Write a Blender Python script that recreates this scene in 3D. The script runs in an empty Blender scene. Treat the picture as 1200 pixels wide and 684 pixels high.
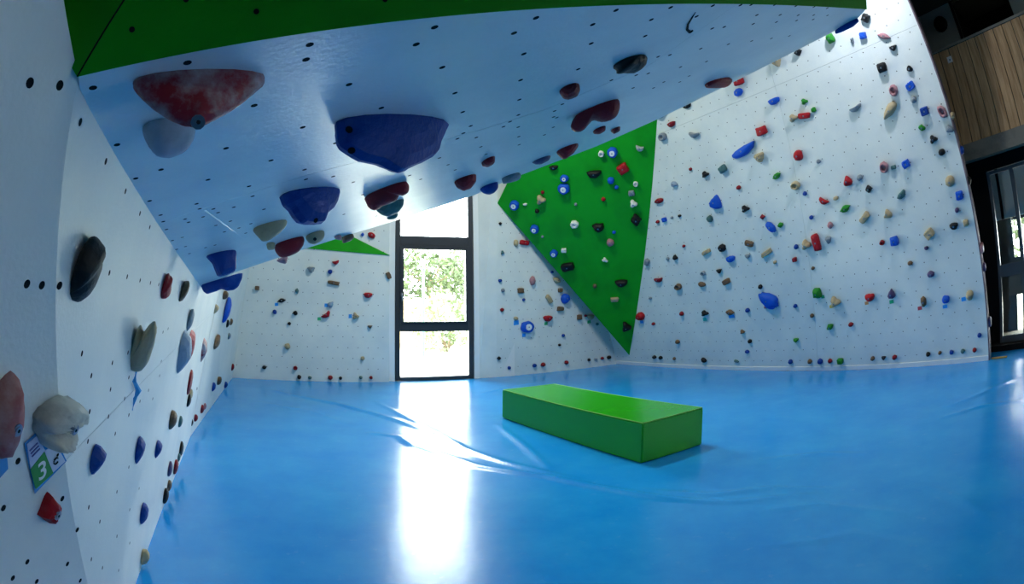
import bpy, bmesh, math, random
import numpy as np
from mathutils import Vector, Matrix

# ------------------------------------------------------------------ camera, world, light, exposure
sc = bpy.context.scene
COL = sc.collection
EYE = np.array([0.0, 0.0, 1.5])
F, C3, PITCH, ROLL, CX, CY = 635.7412, 0.0155, math.radians(14.3697), math.radians(-0.1423), 511.62, 198.85
IW, IH = 1200.0, 684.0
cd = bpy.data.cameras.new('camera')
cam = bpy.data.objects.new('camera', cd); COL.objects.link(cam)
cd.type = 'PANO'; cd.panorama_type = 'FISHEYE_LENS_POLYNOMIAL'
cd.sensor_fit = 'HORIZONTAL'; cd.sensor_width = 36.0
fm = F * 36.0 / IW
cd.fisheye_fov = math.pi
cd.fisheye_polynomial_k0 = 0; cd.fisheye_polynomial_k1 = -1 / fm; cd.fisheye_polynomial_k2 = 0
cd.fisheye_polynomial_k3 = -C3 / fm ** 3; cd.fisheye_polynomial_k4 = 0
cd.shift_x = (IW / 2 - CX) / IW; cd.shift_y = (CY - IH / 2) / IH
cam.location = EYE
# roll about the view axis, then pitch about X
cam.matrix_world = Matrix.Translation(Vector(EYE)) @ Matrix.Rotation(PITCH + math.pi / 2, 4, 'X') @ Matrix.Rotation(-ROLL, 4, 'Z').inverted()
cd.clip_start = 0.02
sc.camera = cam

SKY = 26.0
w = bpy.data.worlds.new('sky'); sc.world = w; w.use_nodes = True
bg = w.node_tree.nodes['Background']
bg.inputs[0].default_value = (0.86, 0.97, 0.98, 1); bg.inputs[1].default_value = SKY
vs = sc.view_settings
vs.view_transform = 'Standard'; vs.look = 'None'; vs.gamma = 1.0; vs.use_curve_mapping = False
vs.exposure = 0.0
cy = sc.cycles
cy.use_denoising = True
cy.max_bounces = 10; cy.diffuse_bounces = 6; cy.glossy_bounces = 4; cy.transmission_bounces = 6
cy.sample_clamp_indirect = 20.0; cy.blur_glossy = 0.1
cy.caustics_reflective = False; cy.caustics_refractive = False

def area(name, loc, target, sx, sy, power, col=(1, 1, 1), portal=False):
    l = bpy.data.lights.new(name, 'AREA'); l.shape = 'RECTANGLE'; l.size = sx; l.size_y = sy
    l.energy = power; l.color = col
    if portal: l.cycles.is_portal = True
    o = bpy.data.objects.new(name, l); COL.objects.link(o); o.location = loc
    d = Vector(target) - Vector(loc); o.rotation_euler = d.to_track_quat('-Z', 'Y').to_euler()
    return o
# unseen lamps added as general fill (their housings are built further down)
FILL_LAMPS = [((4.6, 1.6, 5.9), 36.0), ((4.4, -2.6, 5.9), 36.0), ((0.9, 7.4, 5.9), 195.0)]
for p, e in FILL_LAMPS:
    area('fill_light', p, (p[0], p[1], 0), 1.4, 0.3, e, (0.94, 1.0, 0.92))

# ------------------------------------------------------------------ photograph geometry helpers
def rays(uv):
    uv = np.atleast_2d(np.array(uv, float))
    dx = (uv[:, 0] - CX) / F; dy = -(uv[:, 1] - CY) / F
    r = np.hypot(dx, dy) + 1e-12
    th = r + C3 * r ** 3; s = np.sin(th) / r
    d = np.stack([dx * s, np.cos(th), dy * s], 1)
    c, q = math.cos(ROLL), math.sin(ROLL)
    d = np.stack([d[:, 0] * c - d[:, 2] * q, d[:, 1], d[:, 0] * q + d[:, 2] * c], 1)
    c, q = math.cos(PITCH), math.sin(PITCH)
    return np.stack([d[:, 0], d[:, 1] * c - d[:, 2] * q, d[:, 1] * q + d[:, 2] * c], 1)
def proj(X):
    d = np.atleast_2d(X) - EYE
    c, q = math.cos(PITCH), math.sin(PITCH)
    d = np.stack([d[:, 0], d[:, 1] * c + d[:, 2] * q, -d[:, 1] * q + d[:, 2] * c], 1)
    c, q = math.cos(ROLL), math.sin(ROLL)
    d = np.stack([d[:, 0] * c + d[:, 2] * q, d[:, 1], -d[:, 0] * q + d[:, 2] * c], 1)
    k = np.hypot(d[:, 0], d[:, 2]) + 1e-12
    th = np.arctan2(k, d[:, 1]); r = th.copy()
    for _ in range(20): r = r - (r + C3 * r ** 3 - th) / (1 + 3 * C3 * r * r)
    return np.stack([CX + F * r * d[:, 0] / k, CY - F * r * d[:, 2] / k], 1)
def unit(v): v = np.array(v, float); return v / np.linalg.norm(v)
Z = np.array([0, 0, 1.0])
class Plane:
    """o: origin, n: unit normal into the room, e1: along the wall, e2: up the wall"""
    def __init__(s, o, n, e1=None):
        s.o = np.array(o, float); s.n = unit(n)
        if e1 is None: e1 = np.cross(Z, s.n)
        s.e1 = unit(np.array(e1) - s.n * np.dot(e1, s.n)); s.e2 = unit(np.cross(s.n, s.e1))
        if s.e2[2] < 0: s.e2 = -s.e2
    def hit(s, uv):
        d = rays(uv); t = ((s.o - EYE) @ s.n) / (d @ s.n); return EYE + d * t[:, None]
    def h(s, x, y): return s.hit([(x, y)])[0]
    def at(s, u, v, k=0.0): return s.o + s.e1 * u + s.e2 * v + s.n * k
    def uv(s, p): d = np.atleast_2d(p) - s.o; return np.stack([d @ s.e1, d @ s.e2], 1)
FLOOR = Plane((0, 0, 0), (0, 0, 1), (1, 0, 0))
def fl(x, y): return FLOOR.h(x, y)

# ------------------------------------------------------------------ materials
def lin(c):
    return tuple(((v / 255) / 12.92 if v / 255 <= 0.04045 else ((v / 255 + 0.055) / 1.055) ** 2.4) for v in c) + (1,)
MATS = {}
def mat(name, col, rough=0.6, spec=0.5, noise=None, bump=0.0, bscale=30.0, col2=None, nscale=4.0, lo=0.45, hi=0.7, metal=0.0, coat=0.0, emit=None, trans=0.0, stretch=None):
    if name in MATS: return MATS[name]
    m = bpy.data.materials.new(name); m.use_nodes = True
    nt = m.node_tree; b = nt.nodes['Principled BSDF']
    b.inputs['Roughness'].default_value = rough; b.inputs['Metallic'].default_value = metal
    b.inputs['Specular IOR Level'].default_value = spec
    b.inputs['Coat Weight'].default_value = coat; b.inputs['Coat Roughness'].default_value = 0.12
    b.inputs['Transmission Weight'].default_value = trans
    c1 = lin(col); b.inputs['Base Color'].default_value = c1
    tc = nt.nodes.new('ShaderNodeTexCoord'); src = tc.outputs['Object']
    if stretch:
        mp = nt.nodes.new('ShaderNodeMapping'); mp.inputs['Scale'].default_value = stretch
        nt.links.new(src, mp.inputs['Vector']); src = mp.outputs[0]
    if col2 is not None:
        n = nt.nodes.new('ShaderNodeTexNoise'); n.inputs['Scale'].default_value = nscale; n.inputs['Detail'].default_value = 6
        n.inputs['Roughness'].default_value = 0.62
        r = nt.nodes.new('ShaderNodeValToRGB'); r.color_ramp.elements[0].position = lo; r.color_ramp.elements[1].position = hi
        r.color_ramp.elements[0].color = c1; r.color_ramp.elements[1].color = lin(col2)
        nt.links.new(src, n.inputs['Vector']); nt.links.new(n.outputs['Fac'], r.inputs['Fac']); nt.links.new(r.outputs['Color'], b.inputs['Base Color'])
    if bump:
        n2 = nt.nodes.new('ShaderNodeTexNoise'); n2.inputs['Scale'].default_value = bscale; n2.inputs['Detail'].default_value = 4
        bp = nt.nodes.new('ShaderNodeBump'); bp.inputs['Strength'].default_value = bump; bp.inputs['Distance'].default_value = 0.02
        nt.links.new(src, n2.inputs['Vector']); nt.links.new(n2.outputs['Fac'], bp.inputs['Height']); nt.links.new(bp.outputs['Normal'], b.inputs['Normal'])
    if emit:
        b.inputs['Emission Color'].default_value = lin(emit[0]); b.inputs['Emission Strength'].default_value = emit[1]
    MATS[name] = m; return m

M_WALL = mat('painted_plywood', (230, 233, 226), 0.42, 0.5, bump=0.10, bscale=90, col2=(206, 214, 214), nscale=1.3, lo=0.35, hi=0.8)
M_WALLG = mat('painted_plywood_glossy', (228, 233, 230), 0.30, 0.5, bump=0.10, bscale=70, col2=(204, 212, 214), nscale=2.2, lo=0.4, hi=0.8)
M_WALLB = mat('plaster', (222, 224, 222), 0.8, 0.3, bump=0.05)
M_GREEN = mat('green_paint', (16, 158, 12), 0.45, 0.3, bump=0.06, bscale=60, col2=(13, 142, 10), nscale=1.5)
def floor_mat():
    m = bpy.data.materials.new('blue_vinyl'); m.use_nodes = True; nt = m.node_tree; b = nt.nodes['Principled BSDF']
    tc = nt.nodes.new('ShaderNodeTexCoord')
    def noise(scale, detail, rough):
        n = nt.nodes.new('ShaderNodeTexNoise'); n.inputs['Scale'].default_value = scale; n.inputs['Detail'].default_value = detail; n.inputs['Roughness'].default_value = rough
        nt.links.new(tc.outputs['Object'], n.inputs['Vector']); return n
    def ramp(src, p0, c0, p1, c1):
        r = nt.nodes.new('ShaderNodeValToRGB'); r.color_ramp.elements[0].position = p0; r.color_ramp.elements[1].position = p1
        r.color_ramp.elements[0].color = c0; r.color_ramp.elements[1].color = c1; nt.links.new(src, r.inputs['Fac']); return r
    n1 = noise(1.4, 8, .68); n2 = noise(9, 8, .7)
    base = ramp(n1.outputs['Fac'], .35, lin((10, 138, 222)), .72, lin((40, 158, 228)))
    scuff = ramp(n2.outputs['Fac'], .60, (0, 0, 0, 1), .80, (1, 1, 1, 1))
    mx = nt.nodes.new('ShaderNodeMix'); mx.data_type = 'RGBA'; mx.inputs['B'].default_value = lin((92, 172, 226))
    mul = nt.nodes.new('ShaderNodeMath'); mul.operation = 'MULTIPLY'; mul.inputs[1].default_value = .55
    nt.links.new(scuff.outputs['Color'], mul.inputs[0]); nt.links.new(mul.outputs[0], mx.inputs['Factor']); nt.links.new(base.outputs['Color'], mx.inputs['A'])
    nt.links.new(mx.outputs['Result'], b.inputs['Base Color'])
    rr = nt.nodes.new('ShaderNodeMapRange'); rr.inputs['To Min'].default_value = .13; rr.inputs['To Max'].default_value = .30
    nt.links.new(n2.outputs['Fac'], rr.inputs['Value']); nt.links.new(rr.outputs[0], b.inputs['Roughness'])
    b.inputs['Specular IOR Level'].default_value = .30
    n3 = noise(16, 5, .6); bp = nt.nodes.new('ShaderNodeBump'); bp.inputs['Strength'].default_value = .035; bp.inputs['Distance'].default_value = .02
    nt.links.new(n3.outputs['Fac'], bp.inputs['Height']); nt.links.new(bp.outputs['Normal'], b.inputs['Normal'])
    return m
M_FLOOR = floor_mat()
M_BOX = mat('green_vinyl', (40, 158, 20), 0.24, 0.35, bump=0.02, bscale=20)
M_EDGE_GLINT = mat('edge_glint_paint', (120, 186, 72), 0.35)  # paler green standing for light reflected along the block's top edges
M_HOLE = mat('nut_hole', (22, 24, 28), 0.9, 0.1)
M_RING = mat('nut_rim', (120, 122, 120), 0.35, 0.5, metal=0.8)
M_STEEL = mat('bolt_steel', (150, 155, 165), 0.3, 0.5, metal=1.0)
M_FRAME = mat('window_frame_anthracite', (48, 52, 58), 0.38, 0.5)
M_GASKET = mat('gasket', (20, 22, 24), 0.7)
M_ALU = mat('door_frame_grey', (84, 92, 98), 0.4, 0.5)
M_WOOD = mat('pine_plank', (196, 160, 116), 0.6, 0.3, col2=(136, 100, 62), nscale=3.0, stretch=(7, 7, 0.6), lo=0.35, hi=0.75)
M_CONC = mat('concrete_beam', (128, 124, 112), 0.85, 0.2, col2=(100, 98, 90), nscale=3)
M_DARK = mat('dark_wall', (62, 70, 70), 0.8, 0.2)
M_GAL = mat('gallery_wall', (205, 216, 214), 0.8, 0.2)
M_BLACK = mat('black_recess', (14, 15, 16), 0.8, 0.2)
M_CEIL = mat('ceiling_grey', (84, 86, 88), 0.9, 0.2)
M_HALL = mat('hall_wall_grey', (74, 80, 84), 0.85, 0.2)
M_SIDE = mat('plywood_edge', (128, 110, 116), 0.7, 0.2, col2=(86, 74, 82), nscale=6)
M_WHITE = mat('white_plastic', (235, 235, 232), 0.4)
def glass_mat():
    m = bpy.data.materials.new('window_glass'); m.use_nodes = True; nt = m.node_tree; nt.nodes.clear()
    o = nt.nodes.new('ShaderNodeOutputMaterial'); t = nt.nodes.new('ShaderNodeBsdfTransparent'); g = nt.nodes.new('ShaderNodeBsdfGlossy')
    g.inputs['Roughness'].default_value = 0.02
    f = nt.nodes.new('ShaderNodeFresnel'); f.inputs['IOR'].default_value = 1.45
    mx = nt.nodes.new('ShaderNodeMixShader'); nt.links.new(f.outputs[0], mx.inputs[0]); nt.links.new(t.outputs[0], mx.inputs[1]); nt.links.new(g.outputs[0], mx.inputs[2])
    nt.links.new(mx.outputs[0], o.inputs[0]); return m
M_GLASS = glass_mat()

# ------------------------------------------------------------------ object helpers
def link(name, me, m, parent=None):
    o = bpy.data.objects.new(name, me); COL.objects.link(o)
    if m is not None: me.materials.append(m)
    if parent is not None: o.parent = parent
    return o
def from_bm(name, bm, m, parent=None, smooth=False):
    bmesh.ops.recalc_face_normals(bm, faces=bm.faces)
    me = bpy.data.meshes.new(name); bm.to_mesh(me); bm.free()
    if smooth: me.polygons.foreach_set('use_smooth', [True] * len(me.polygons))
    return link(name, me, m, parent)
def tag(o, label=None, cat=None, group=None, kind=None):
    if label: o['label'] = label
    if cat: o['category'] = cat
    if group: o['group'] = group
    if kind: o['kind'] = kind
    return o
def empty(name, loc=(0, 0, 0)):
    o = bpy.data.objects.new(name, None); COL.objects.link(o); o.location = loc; o.empty_display_size = 0.1; return o
def structure(o, label=None, cat=None): return tag(o, label, cat, kind='structure')
def bm_slab(bm, pts, n, th):
    pts = [np.array(p, float) for p in pts]
    a = [bm.verts.new(p) for p in pts]; b = [bm.verts.new(p - np.array(n) * th) for p in pts]
    bm.faces.new(a); bm.faces.new(b[::-1])
    for i in range(len(a)):
        j = (i + 1) % len(a); bm.faces.new((a[i], b[i], b[j], a[j]))
def slab(name, pts, n, th, m, parent=None):
    bm = bmesh.new(); bm_slab(bm, pts, n, th); return from_bm(name, bm, m, parent)
def bm_box(bm, o, ex, ey, ez, x0, x1, y0, y1, z0, z1):
    P = lambda x, y, z: bm.verts.new(o + ex * x + ey * y + ez * z)
    v = [P(x, y, z) for z in (z0, z1) for y in (y0, y1) for x in (x0, x1)]
    for f in ((0, 1, 3, 2), (4, 6, 7, 5), (0, 4, 5, 1), (2, 3, 7, 6), (0, 2, 6, 4), (1, 5, 7, 3)): bm.faces.new([v[i] for i in f])
def box(name, pl, u0, u1, v0, v1, k0, k1, m, parent=None, bevel=0.0):
    bm = bmesh.new(); bm_box(bm, pl.o, pl.e1, pl.e2, pl.n, u0, u1, v0, v1, k0, k1)
    if bevel: bmesh.ops.bevel(bm, geom=bm.edges[:], offset=bevel, segments=2, affect='EDGES')
    return from_bm(name, bm, m, parent)
def bm_disc(bm, c, e1, e2, r, k=8, off=None):
    bm.faces.new([bm.verts.new(c + (e1 * math.cos(a) + e2 * math.sin(a)) * r) for a in np.arange(k) * 2 * math.pi / k])
def bm_tube(bm, pts, r, k=6):
    rings = []
    pts = [np.array(p, float) for p in pts]
    for i, p in enumerate(pts):
        d = unit(pts[min(i + 1, len(pts) - 1)] - pts[max(i - 1, 0)])
        a = unit(np.cross(d, Z if abs(d[2]) < 0.9 else np.array([1.0, 0, 0]))); b = np.cross(d, a)
        rr = r[i] if hasattr(r, '__len__') else r
        rings.append([bm.verts.new(p + (a * math.cos(t) + b * math.sin(t)) * rr) for t in np.arange(k) * 2 * math.pi / k])
    for q, s in zip(rings[:-1], rings[1:]):
        for i in range(k): bm.faces.new((q[i], q[(i + 1) % k], s[(i + 1) % k], s[i]))
    bm.faces.new(rings[0][::-1]); bm.faces.new(rings[-1])

# ------------------------------------------------------------------ planes of the room
# tall leaning wall beside the doorway
yR, tR, dR, uR, zR, SP = -1.163, 0.312, 8.66, -3.876, 0.195, 0.2006
nh = np.array([-math.sin(yR), math.cos(yR), 0]); e1R = np.array([math.cos(yR), math.sin(yR), 0])
R = Plane(nh * dR, -(nh * math.cos(tR)) - Z * math.sin(tR), e1R)
# panel right of the window (below the green triangle)
yB, tB, dB, uB, zB = 0.342, 0.051, 10.124, 4.983, 0.185
nhb = np.array([-math.sin(yB), math.cos(yB), 0]); e1B = np.array([math.cos(yB), math.sin(yB), 0])
BR = Plane(nhb * dB, -(nhb * math.cos(tB)) - Z * math.sin(tB), e1B)
# panel between the side wall and the window
yL, dL, uL, zL = 0.239, 10.483, 0.225, 0.457
nhl = np.array([-math.sin(yL), math.cos(yL), 0]); e1L = np.array([math.cos(yL), math.sin(yL), 0])
BL = Plane(nhl * dL, -nhl, e1L)
# window plane
wl, wr = fl(463, 446), fl(555, 443)
ew = unit(wr - wl); nw = np.array([ew[1], -ew[0], 0])
WN = Plane(wl, nw, ew)
# side wall: near part (leans 10 degrees) and far part
A1, B1 = fl(158.6, 684), fl(201, 567)
u1 = unit(B1 - A1); h1 = np.array([u1[1], -u1[0], 0]); t1 = math.radians(10)
L1 = Plane(A1, h1 * math.cos(t1) - Z * math.sin(t1), u1)
CL = fl(272, 442.5); SL = A1 + u1 * ((fl(218, 510) - A1) @ u1)
u2 = unit(CL - SL); h2 = np.array([u2[1], -u2[0], 0]); t2 = math.radians(8)
L2 = Plane(CL, h2 * math.cos(t2) - Z * math.sin(t2), u2)
# pillar facet nearest the camera
E0, E1 = L1.h(88, 110), L1.h(103, 684)
w0 = np.array([0.04, -1, 0]); n0 = unit(np.cross(E0 - E1, w0))
if n0[0] < 0: n0 = -n0
L0 = Plane(E1, n0, w0)
# overhang underside
nO = unit((0.33, 0.045, -1)); OV = Plane((-.581, .682, 1.811), nO, (1, 0.4, 0))
def isect(pa, pb, z):
    return np.linalg.solve(np.array([pa.n, pb.n, Z]), [pa.n @ pa.o, pb.n @ pb.o, z])
CEIL = 6.2

# ------------------------------------------------------------------ floor (wrinkled vinyl mat)
W0 = np.array([7.97, 4.18, 0]); wd = np.array([0.342, -0.94, 0]); wn = np.array([-0.94, -0.342, 0])
WP = Plane(W0, wn, wd)
fr_ = float(np.linalg.norm(wr - wl))
def build_floor():
    xs = np.arange(-4.3, 10.6, 0.032); ys = np.concatenate([np.arange(-9.0, 1.0, .3), np.arange(1.0, 12.8, 0.032)])
    X, Y = np.meshgrid(xs, ys); H = np.zeros_like(X)
    folds = [([(318, 456), (350, 464), (400, 474), (440, 485), (480, 497), (512, 509)], .07, .016),
             ([(430, 506), (468, 511), (486, 524)], .05, .010),
             ([(440, 470), (500, 500), (545, 526), (590, 541), (640, 553), (700, 566)], .05, .012),
             ([(470, 515), (560, 546), (640, 558), (700, 570), (780, 583), (850, 588), (900, 583), (965, 577)], .05, .014),
             ([(740, 572), (830, 579), (900, 571), (985, 572)], .05, .010),
             ([(582, 496), (612, 520), (645, 550)], .06, .010),
             ([(1110, 476), (1160, 456), (1200, 438)], .08, .006), ([(1100, 490), (1150, 475), (1200, 468)], .06, .008),
             ([(1080, 565), (1130, 586), (1165, 612)], .06, .004), ([(890, 538), (960, 531), (1015, 531)], .05, .008),
             ([(860, 600), (960, 590), (1060, 600)], .06, .006), ([(880, 640), (1000, 625), (1100, 640)], .06, .005),
             ([(560, 462), (600, 452), (640, 446)], .07, .006), ([(300, 470), (360, 480), (420, 500)], .08, .004)]
    for px, wd_, hh in folds:
        p = FLOOR.hit(px)[:, :2]
        best = np.full(X.shape, 9.0); tt = np.zeros(X.shape)
        seg = np.linalg.norm(np.diff(p, axis=0), axis=1); cum = np.concatenate([[0], np.cumsum(seg)])
        for i in range(len(p) - 1):
            d = p[i + 1] - p[i]; L = d @ d
            t = np.clip(((X - p[i][0]) * d[0] + (Y - p[i][1]) * d[1]) / L, 0, 1)
            ds = np.hypot(X - p[i][0] - t * d[0], Y - p[i][1] - t * d[1])
            m_ = ds < best; best[m_] = ds[m_]; tt[m_] = (cum[i] + t[m_] * seg[i]) / cum[-1]
        H += 1.7 * hh * np.exp(-(best / (wd_ * .75)) ** 2) * np.sin(np.clip(tt, 0, 1) * math.pi) ** 0.5
    rng = np.random.default_rng(3)
    for _ in range(26):
        k = rng.uniform(0.6, 2.6); a = rng.uniform(0, 6.28)
        H += 0.0006 / k * np.sin(k * (X * math.cos(a) + Y * math.sin(a)) * 2 + rng.uniform(0, 6.28))
    H -= 0.004
    def side(pl, extra):
        return ((X - pl.o[0]) * pl.n[0] + (Y - pl.o[1]) * pl.n[1]) / math.hypot(pl.n[0], pl.n[1]) > -extra
    keep = (side(L1, .12) | (Y < 0.3)) & (side(L2, .12) | (Y < 3)) & side(WP, 1.2)
    wu = (X - wl[0]) * ew[0] + (Y - wl[1]) * ew[1]
    keep &= (side(BL, .14) | (wu > -0.2)) & (side(BR, .14) | (wu < fr_ + 0.2))
    keep &= (((X - wl[0]) * nw[0] + (Y - wl[1]) * nw[1]) > -0.14) | (wu < -0.45) | (wu > fr_ + 0.4)
    ny, nx = X.shape
    idx = np.arange(nx * ny).reshape(ny, nx)
    q = np.stack([idx[:-1, :-1], idx[:-1, 1:], idx[1:, 1:], idx[1:, :-1]], -1)
    kk = keep[:-1, :-1] & keep[:-1, 1:] & keep[1:, 1:] & keep[1:, :-1]
    q = q[kk]
    used = np.unique(q); remap = np.full(nx * ny, -1); remap[used] = np.arange(len(used))
    V = np.stack([X.ravel(), Y.ravel(), H.ravel()], 1)[used]; q = remap[q]
    me = bpy.data.meshes.new('floor')
    me.vertices.add(len(V)); me.vertices.foreach_set('co', V.ravel())
    me.loops.add(q.size); me.loops.foreach_set('vertex_index', q.ravel())
    me.polygons.add(len(q)); me.polygons.foreach_set('loop_start', np.arange(len(q)) * 4); me.polygons.foreach_set('loop_total', np.full(len(q), 4))
    me.polygons.foreach_set('use_smooth', np.ones(len(q), bool)); me.update(); me.validate()
    return structure(link('floor', me, M_FLOOR), 'glossy blue vinyl mat floor with wrinkled folds', 'floor')
floor = build_floor()

# ------------------------------------------------------------------ walls
def nuts(name, pl, pts, r, parent, mesh_m=M_HOLE, k=6):
    bm = bmesh.new()
    for p in pts: bm_disc(bm, p + pl.n * 0.0015, pl.e1, pl.e2, r, k)
    o = from_bm(name, bm, mesh_m, parent); o['kind'] = 'stuff'; return o

# tall leaning wall: four panels with a seam, plus the plywood edge
cR = np.cross(R.n, BR.n); base = isect(R, BR, 0.0)
cornerR = R.uv(base)[0]
rb, rt = R.uv(R.h(1158.5, 421.5))[0], R.uv(R.h(1066, 6))[0]
def redge(v): return rb[0] + (rt[0] - rb[0]) * (v - rb[1]) / (rt[1] - rb[1])
VT = 6.6
wall_right = structure(empty('wall_right', R.at(cornerR[0], 0)), 'tall white plywood climbing wall leaning towards the blue floor', 'wall')
s_b, s_t = R.uv(R.h(958, 425))[0], R.uv(R.h(925, 170))[0]
def sedge(v): return s_b[0] + (s_t[0] - s_b[0]) * (v - s_b[1]) / (s_t[1] - s_b[1])
hv = R.uv(R.h(1000, 62))[0][1]
def wchild(o, parent):
    o.parent = parent; o.matrix_parent_inverse = parent.matrix_basis.inverted(); return o
G = 0.0014
V0 = -0.02
for (va, vb) in ((V0, hv - G), (hv + G, VT)):
    for left in (True, False):
        if left: q = [(cornerR[0] - 0.6, va), (sedge(va) - G, va), (sedge(vb) - G, vb), (cornerR[0] - 0.6, vb)]
        else: q = [(sedge(va) + G, va), (redge(va), va), (redge(vb), vb), (sedge(vb) + G, vb)]
        wchild(slab('panel', [R.at(*p) for p in q], R.n, 0.03, M_WALL), wall_right)
# thick edge board of the leaning wall
ed = slab('edge_board', [R.at(redge(V0), V0, 0), R.at(redge(VT), VT, 0), R.at(redge(VT), VT, -0.16), R.at(redge(V0), V0, -0.16)], -R.e1, 0.02, M_SIDE)
wchild(ed, wall_right)
bk = slab('backing_board', [R.at(*p, -0.032) for p in ((cornerR[0] - .6, V0), (redge(V0), V0), (redge(VT), VT), (cornerR[0] - .6, VT))], R.n, 0.03, M_SIDE)
wchild(bk, wall_right)
pts = []
for j in range(0, 31):
    for i in range(-60, 40):
        ii = i + (0.5 if j % 2 else 0.0)
        v = zR + j * SP; p = nh * dR + e1R * uR + e1R * (ii * SP); u = R.uv(p)[0][0]
        if cornerR[0] + 0.05 < u < redge(v) - 0.04 and abs(u - sedge(v)) > 0.012: pts.append(R.at(u, v))
wchild(nuts('nut_holes', R, pts, 0.0085, wall_right), wall_right)
bb = slab('baseboard_right', [R.at(cornerR[0], 0.0, 0.012), R.at(redge(0), 0.0, 0.012), R.at(redge(.075), 0.075, 0.012), R.at(cornerR[0], 0.075, 0.012)], R.n, 0.012, M_WHITE)
structure(bb, 'white skirting strip along the foot of the tall leaning wall', 'baseboard')

# panel below the green triangle
bl0 = BR.uv(BR.h(581, 442))[0][0]; br1 = BR.uv(base)[0][0]
wall_br = structure(slab('wall_back', [BR.at(bl0, -.02), BR.at(br1 + 2.2, -.02), BR.at(br1 + 2.2, CEIL), BR.at(bl0, CEIL)], BR.n, 0.06, M_WALL), 'white plywood wall between the window and the tall leaning wall', 'wall')
pts = []
for j in range(0, 22):
    for i in range(-6, 24):
        p = nhb * dB + e1B * (uB + (i + (0.5 if j % 2 else 0)) * SP); u = BR.uv(p)[0][0]
        v = zB + j * SP
        if bl0 + .03 < u < br1 - 0.02: pts.append(BR.at(u, v))
nuts('nut_holes', BR, pts, 0.0085, wall_br)
# panel between side wall and window
cb = isect(BL, L2, 0)
b0, b1 = BL.uv(cb)[0][0], BL.uv(BL.h(456, 446))[0][0]
wall_bl = structure(slab('wall_back', [BL.at(b0 - 1.3, -.02), BL.at(b1, -.02), BL.at(b1, CEIL), BL.at(b0 - 1.3, CEIL)], BL.n, 0.06, M_WALL), 'white plywood wall between the side wall and the window', 'wall')
pts = []
for j in range(-1, 16):
    for i in range(-22, 12):
        ii = i + (0.5 if j % 2 == 0 else 0.0)
        p = nhl * dL + e1L * (uL + ii * 0.194); u = BL.uv(p)[0][0]; v = zL + j * 0.209
        if b0 + 0.04 < u < b1 - .03: pts.append(BL.at(u, v))
nuts('nut_holes', BL, pts, 0.0085, wall_bl)
# side wall, near and far parts
s0, s1 = isect(L1, L2, 0), isect(L1, L2, 3.2)
c0, c1 = isect(BL, L2, 0), isect(BL, L2, 3.2)
def down(p, pl): return p - pl.e2 * 0.03
seamv = L1.uv(L1.hit([(103, 512), (155, 452), (212, 402)]))
a0 = L1.uv(E1)[0]; a1 = L1.uv(E0)[0]
def l1edge(v): return a0[0] + (a1[0] - a0[0]) * (v - a0[1]) / (a1[1] - a0[1])
def l1seam(v):
    a, b = L1.uv(s0)[0], L1.uv(s1)[0]; return a[0] + (b[0] - a[0]) * (v - a[1]) / (b[1] - a[1])
wall_l = structure(empty('wall_left', A1), 'white side wall of leaning plywood panels under the overhang', 'wall')
vs_a, vs_b = seamv[0][1], seamv[2][1]
def sv(u): return vs_a + (vs_b - vs_a) * (u - seamv[0][0]) / (seamv[2][0] - seamv[0][0])
ua, ub = l1edge(vs_a), l1seam(vs_b)
lowq = [(l1edge(-.03), -.03), (l1seam(-.03), -.03), (ub, sv(ub) - G), (l1edge(sv(ua)), sv(ua) - G)]
upq = [(l1edge(sv(ua)), sv(ua) + G), (ub, sv(ub) + G), (l1seam(3.4), 3.4), (l1edge(a1[1]) + 2.0, 3.4), (l1edge(a1[1] + .03), a1[1] + .03)]
for q in (lowq, upq): wchild(slab('panel', [L1.at(*p) for p in q], L1.n, 0.03, M_WALL), wall_l)
wchild(slab('panel', [down(s0, L2) + u2 * G, down(c0, L2), c1, s1 + u2 * G], L2.n, 0.03, M_WALL), wall_l)
wchild(slab('backing_board', [p - L2.n * .031 for p in (down(s0, L2) - u2 * .5, down(c0, L2), c1, s1 - u2 * .5)], L2.n, 0.02, M_WALL), wall_l)  # added out of sight to stop daylight leaking through the panel seam
wchild(slab('backing_board', [L1.at(*p, -.031) for p in ((l1edge(-.03), -.03), (l1seam(-.03), -.03), (l1seam(3.4), 3.4), (l1edge(a1[1]) + 2.0, 3.4), (l1edge(a1[1] + .02), a1[1] + .02))], L1.n, 0.02, M_WALL), wall_l)  # likewise added behind the near panels to block leaking daylight
# pillar facet
pe0 = E1 + (E1 - E0) * 1.2; pe1 = E0 + (E0 - E1) * 1.0
eb = L0.h(68, 0); et = E0 + (eb - E0) * 4.0
wchild(slab('panel', [pe0, pe0 + w0 * 3.2, et + w0 * 2.0, et, E0 + (E0 - E1) * .02], L0.n, 0.04, M_WALL), wall_l)
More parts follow.
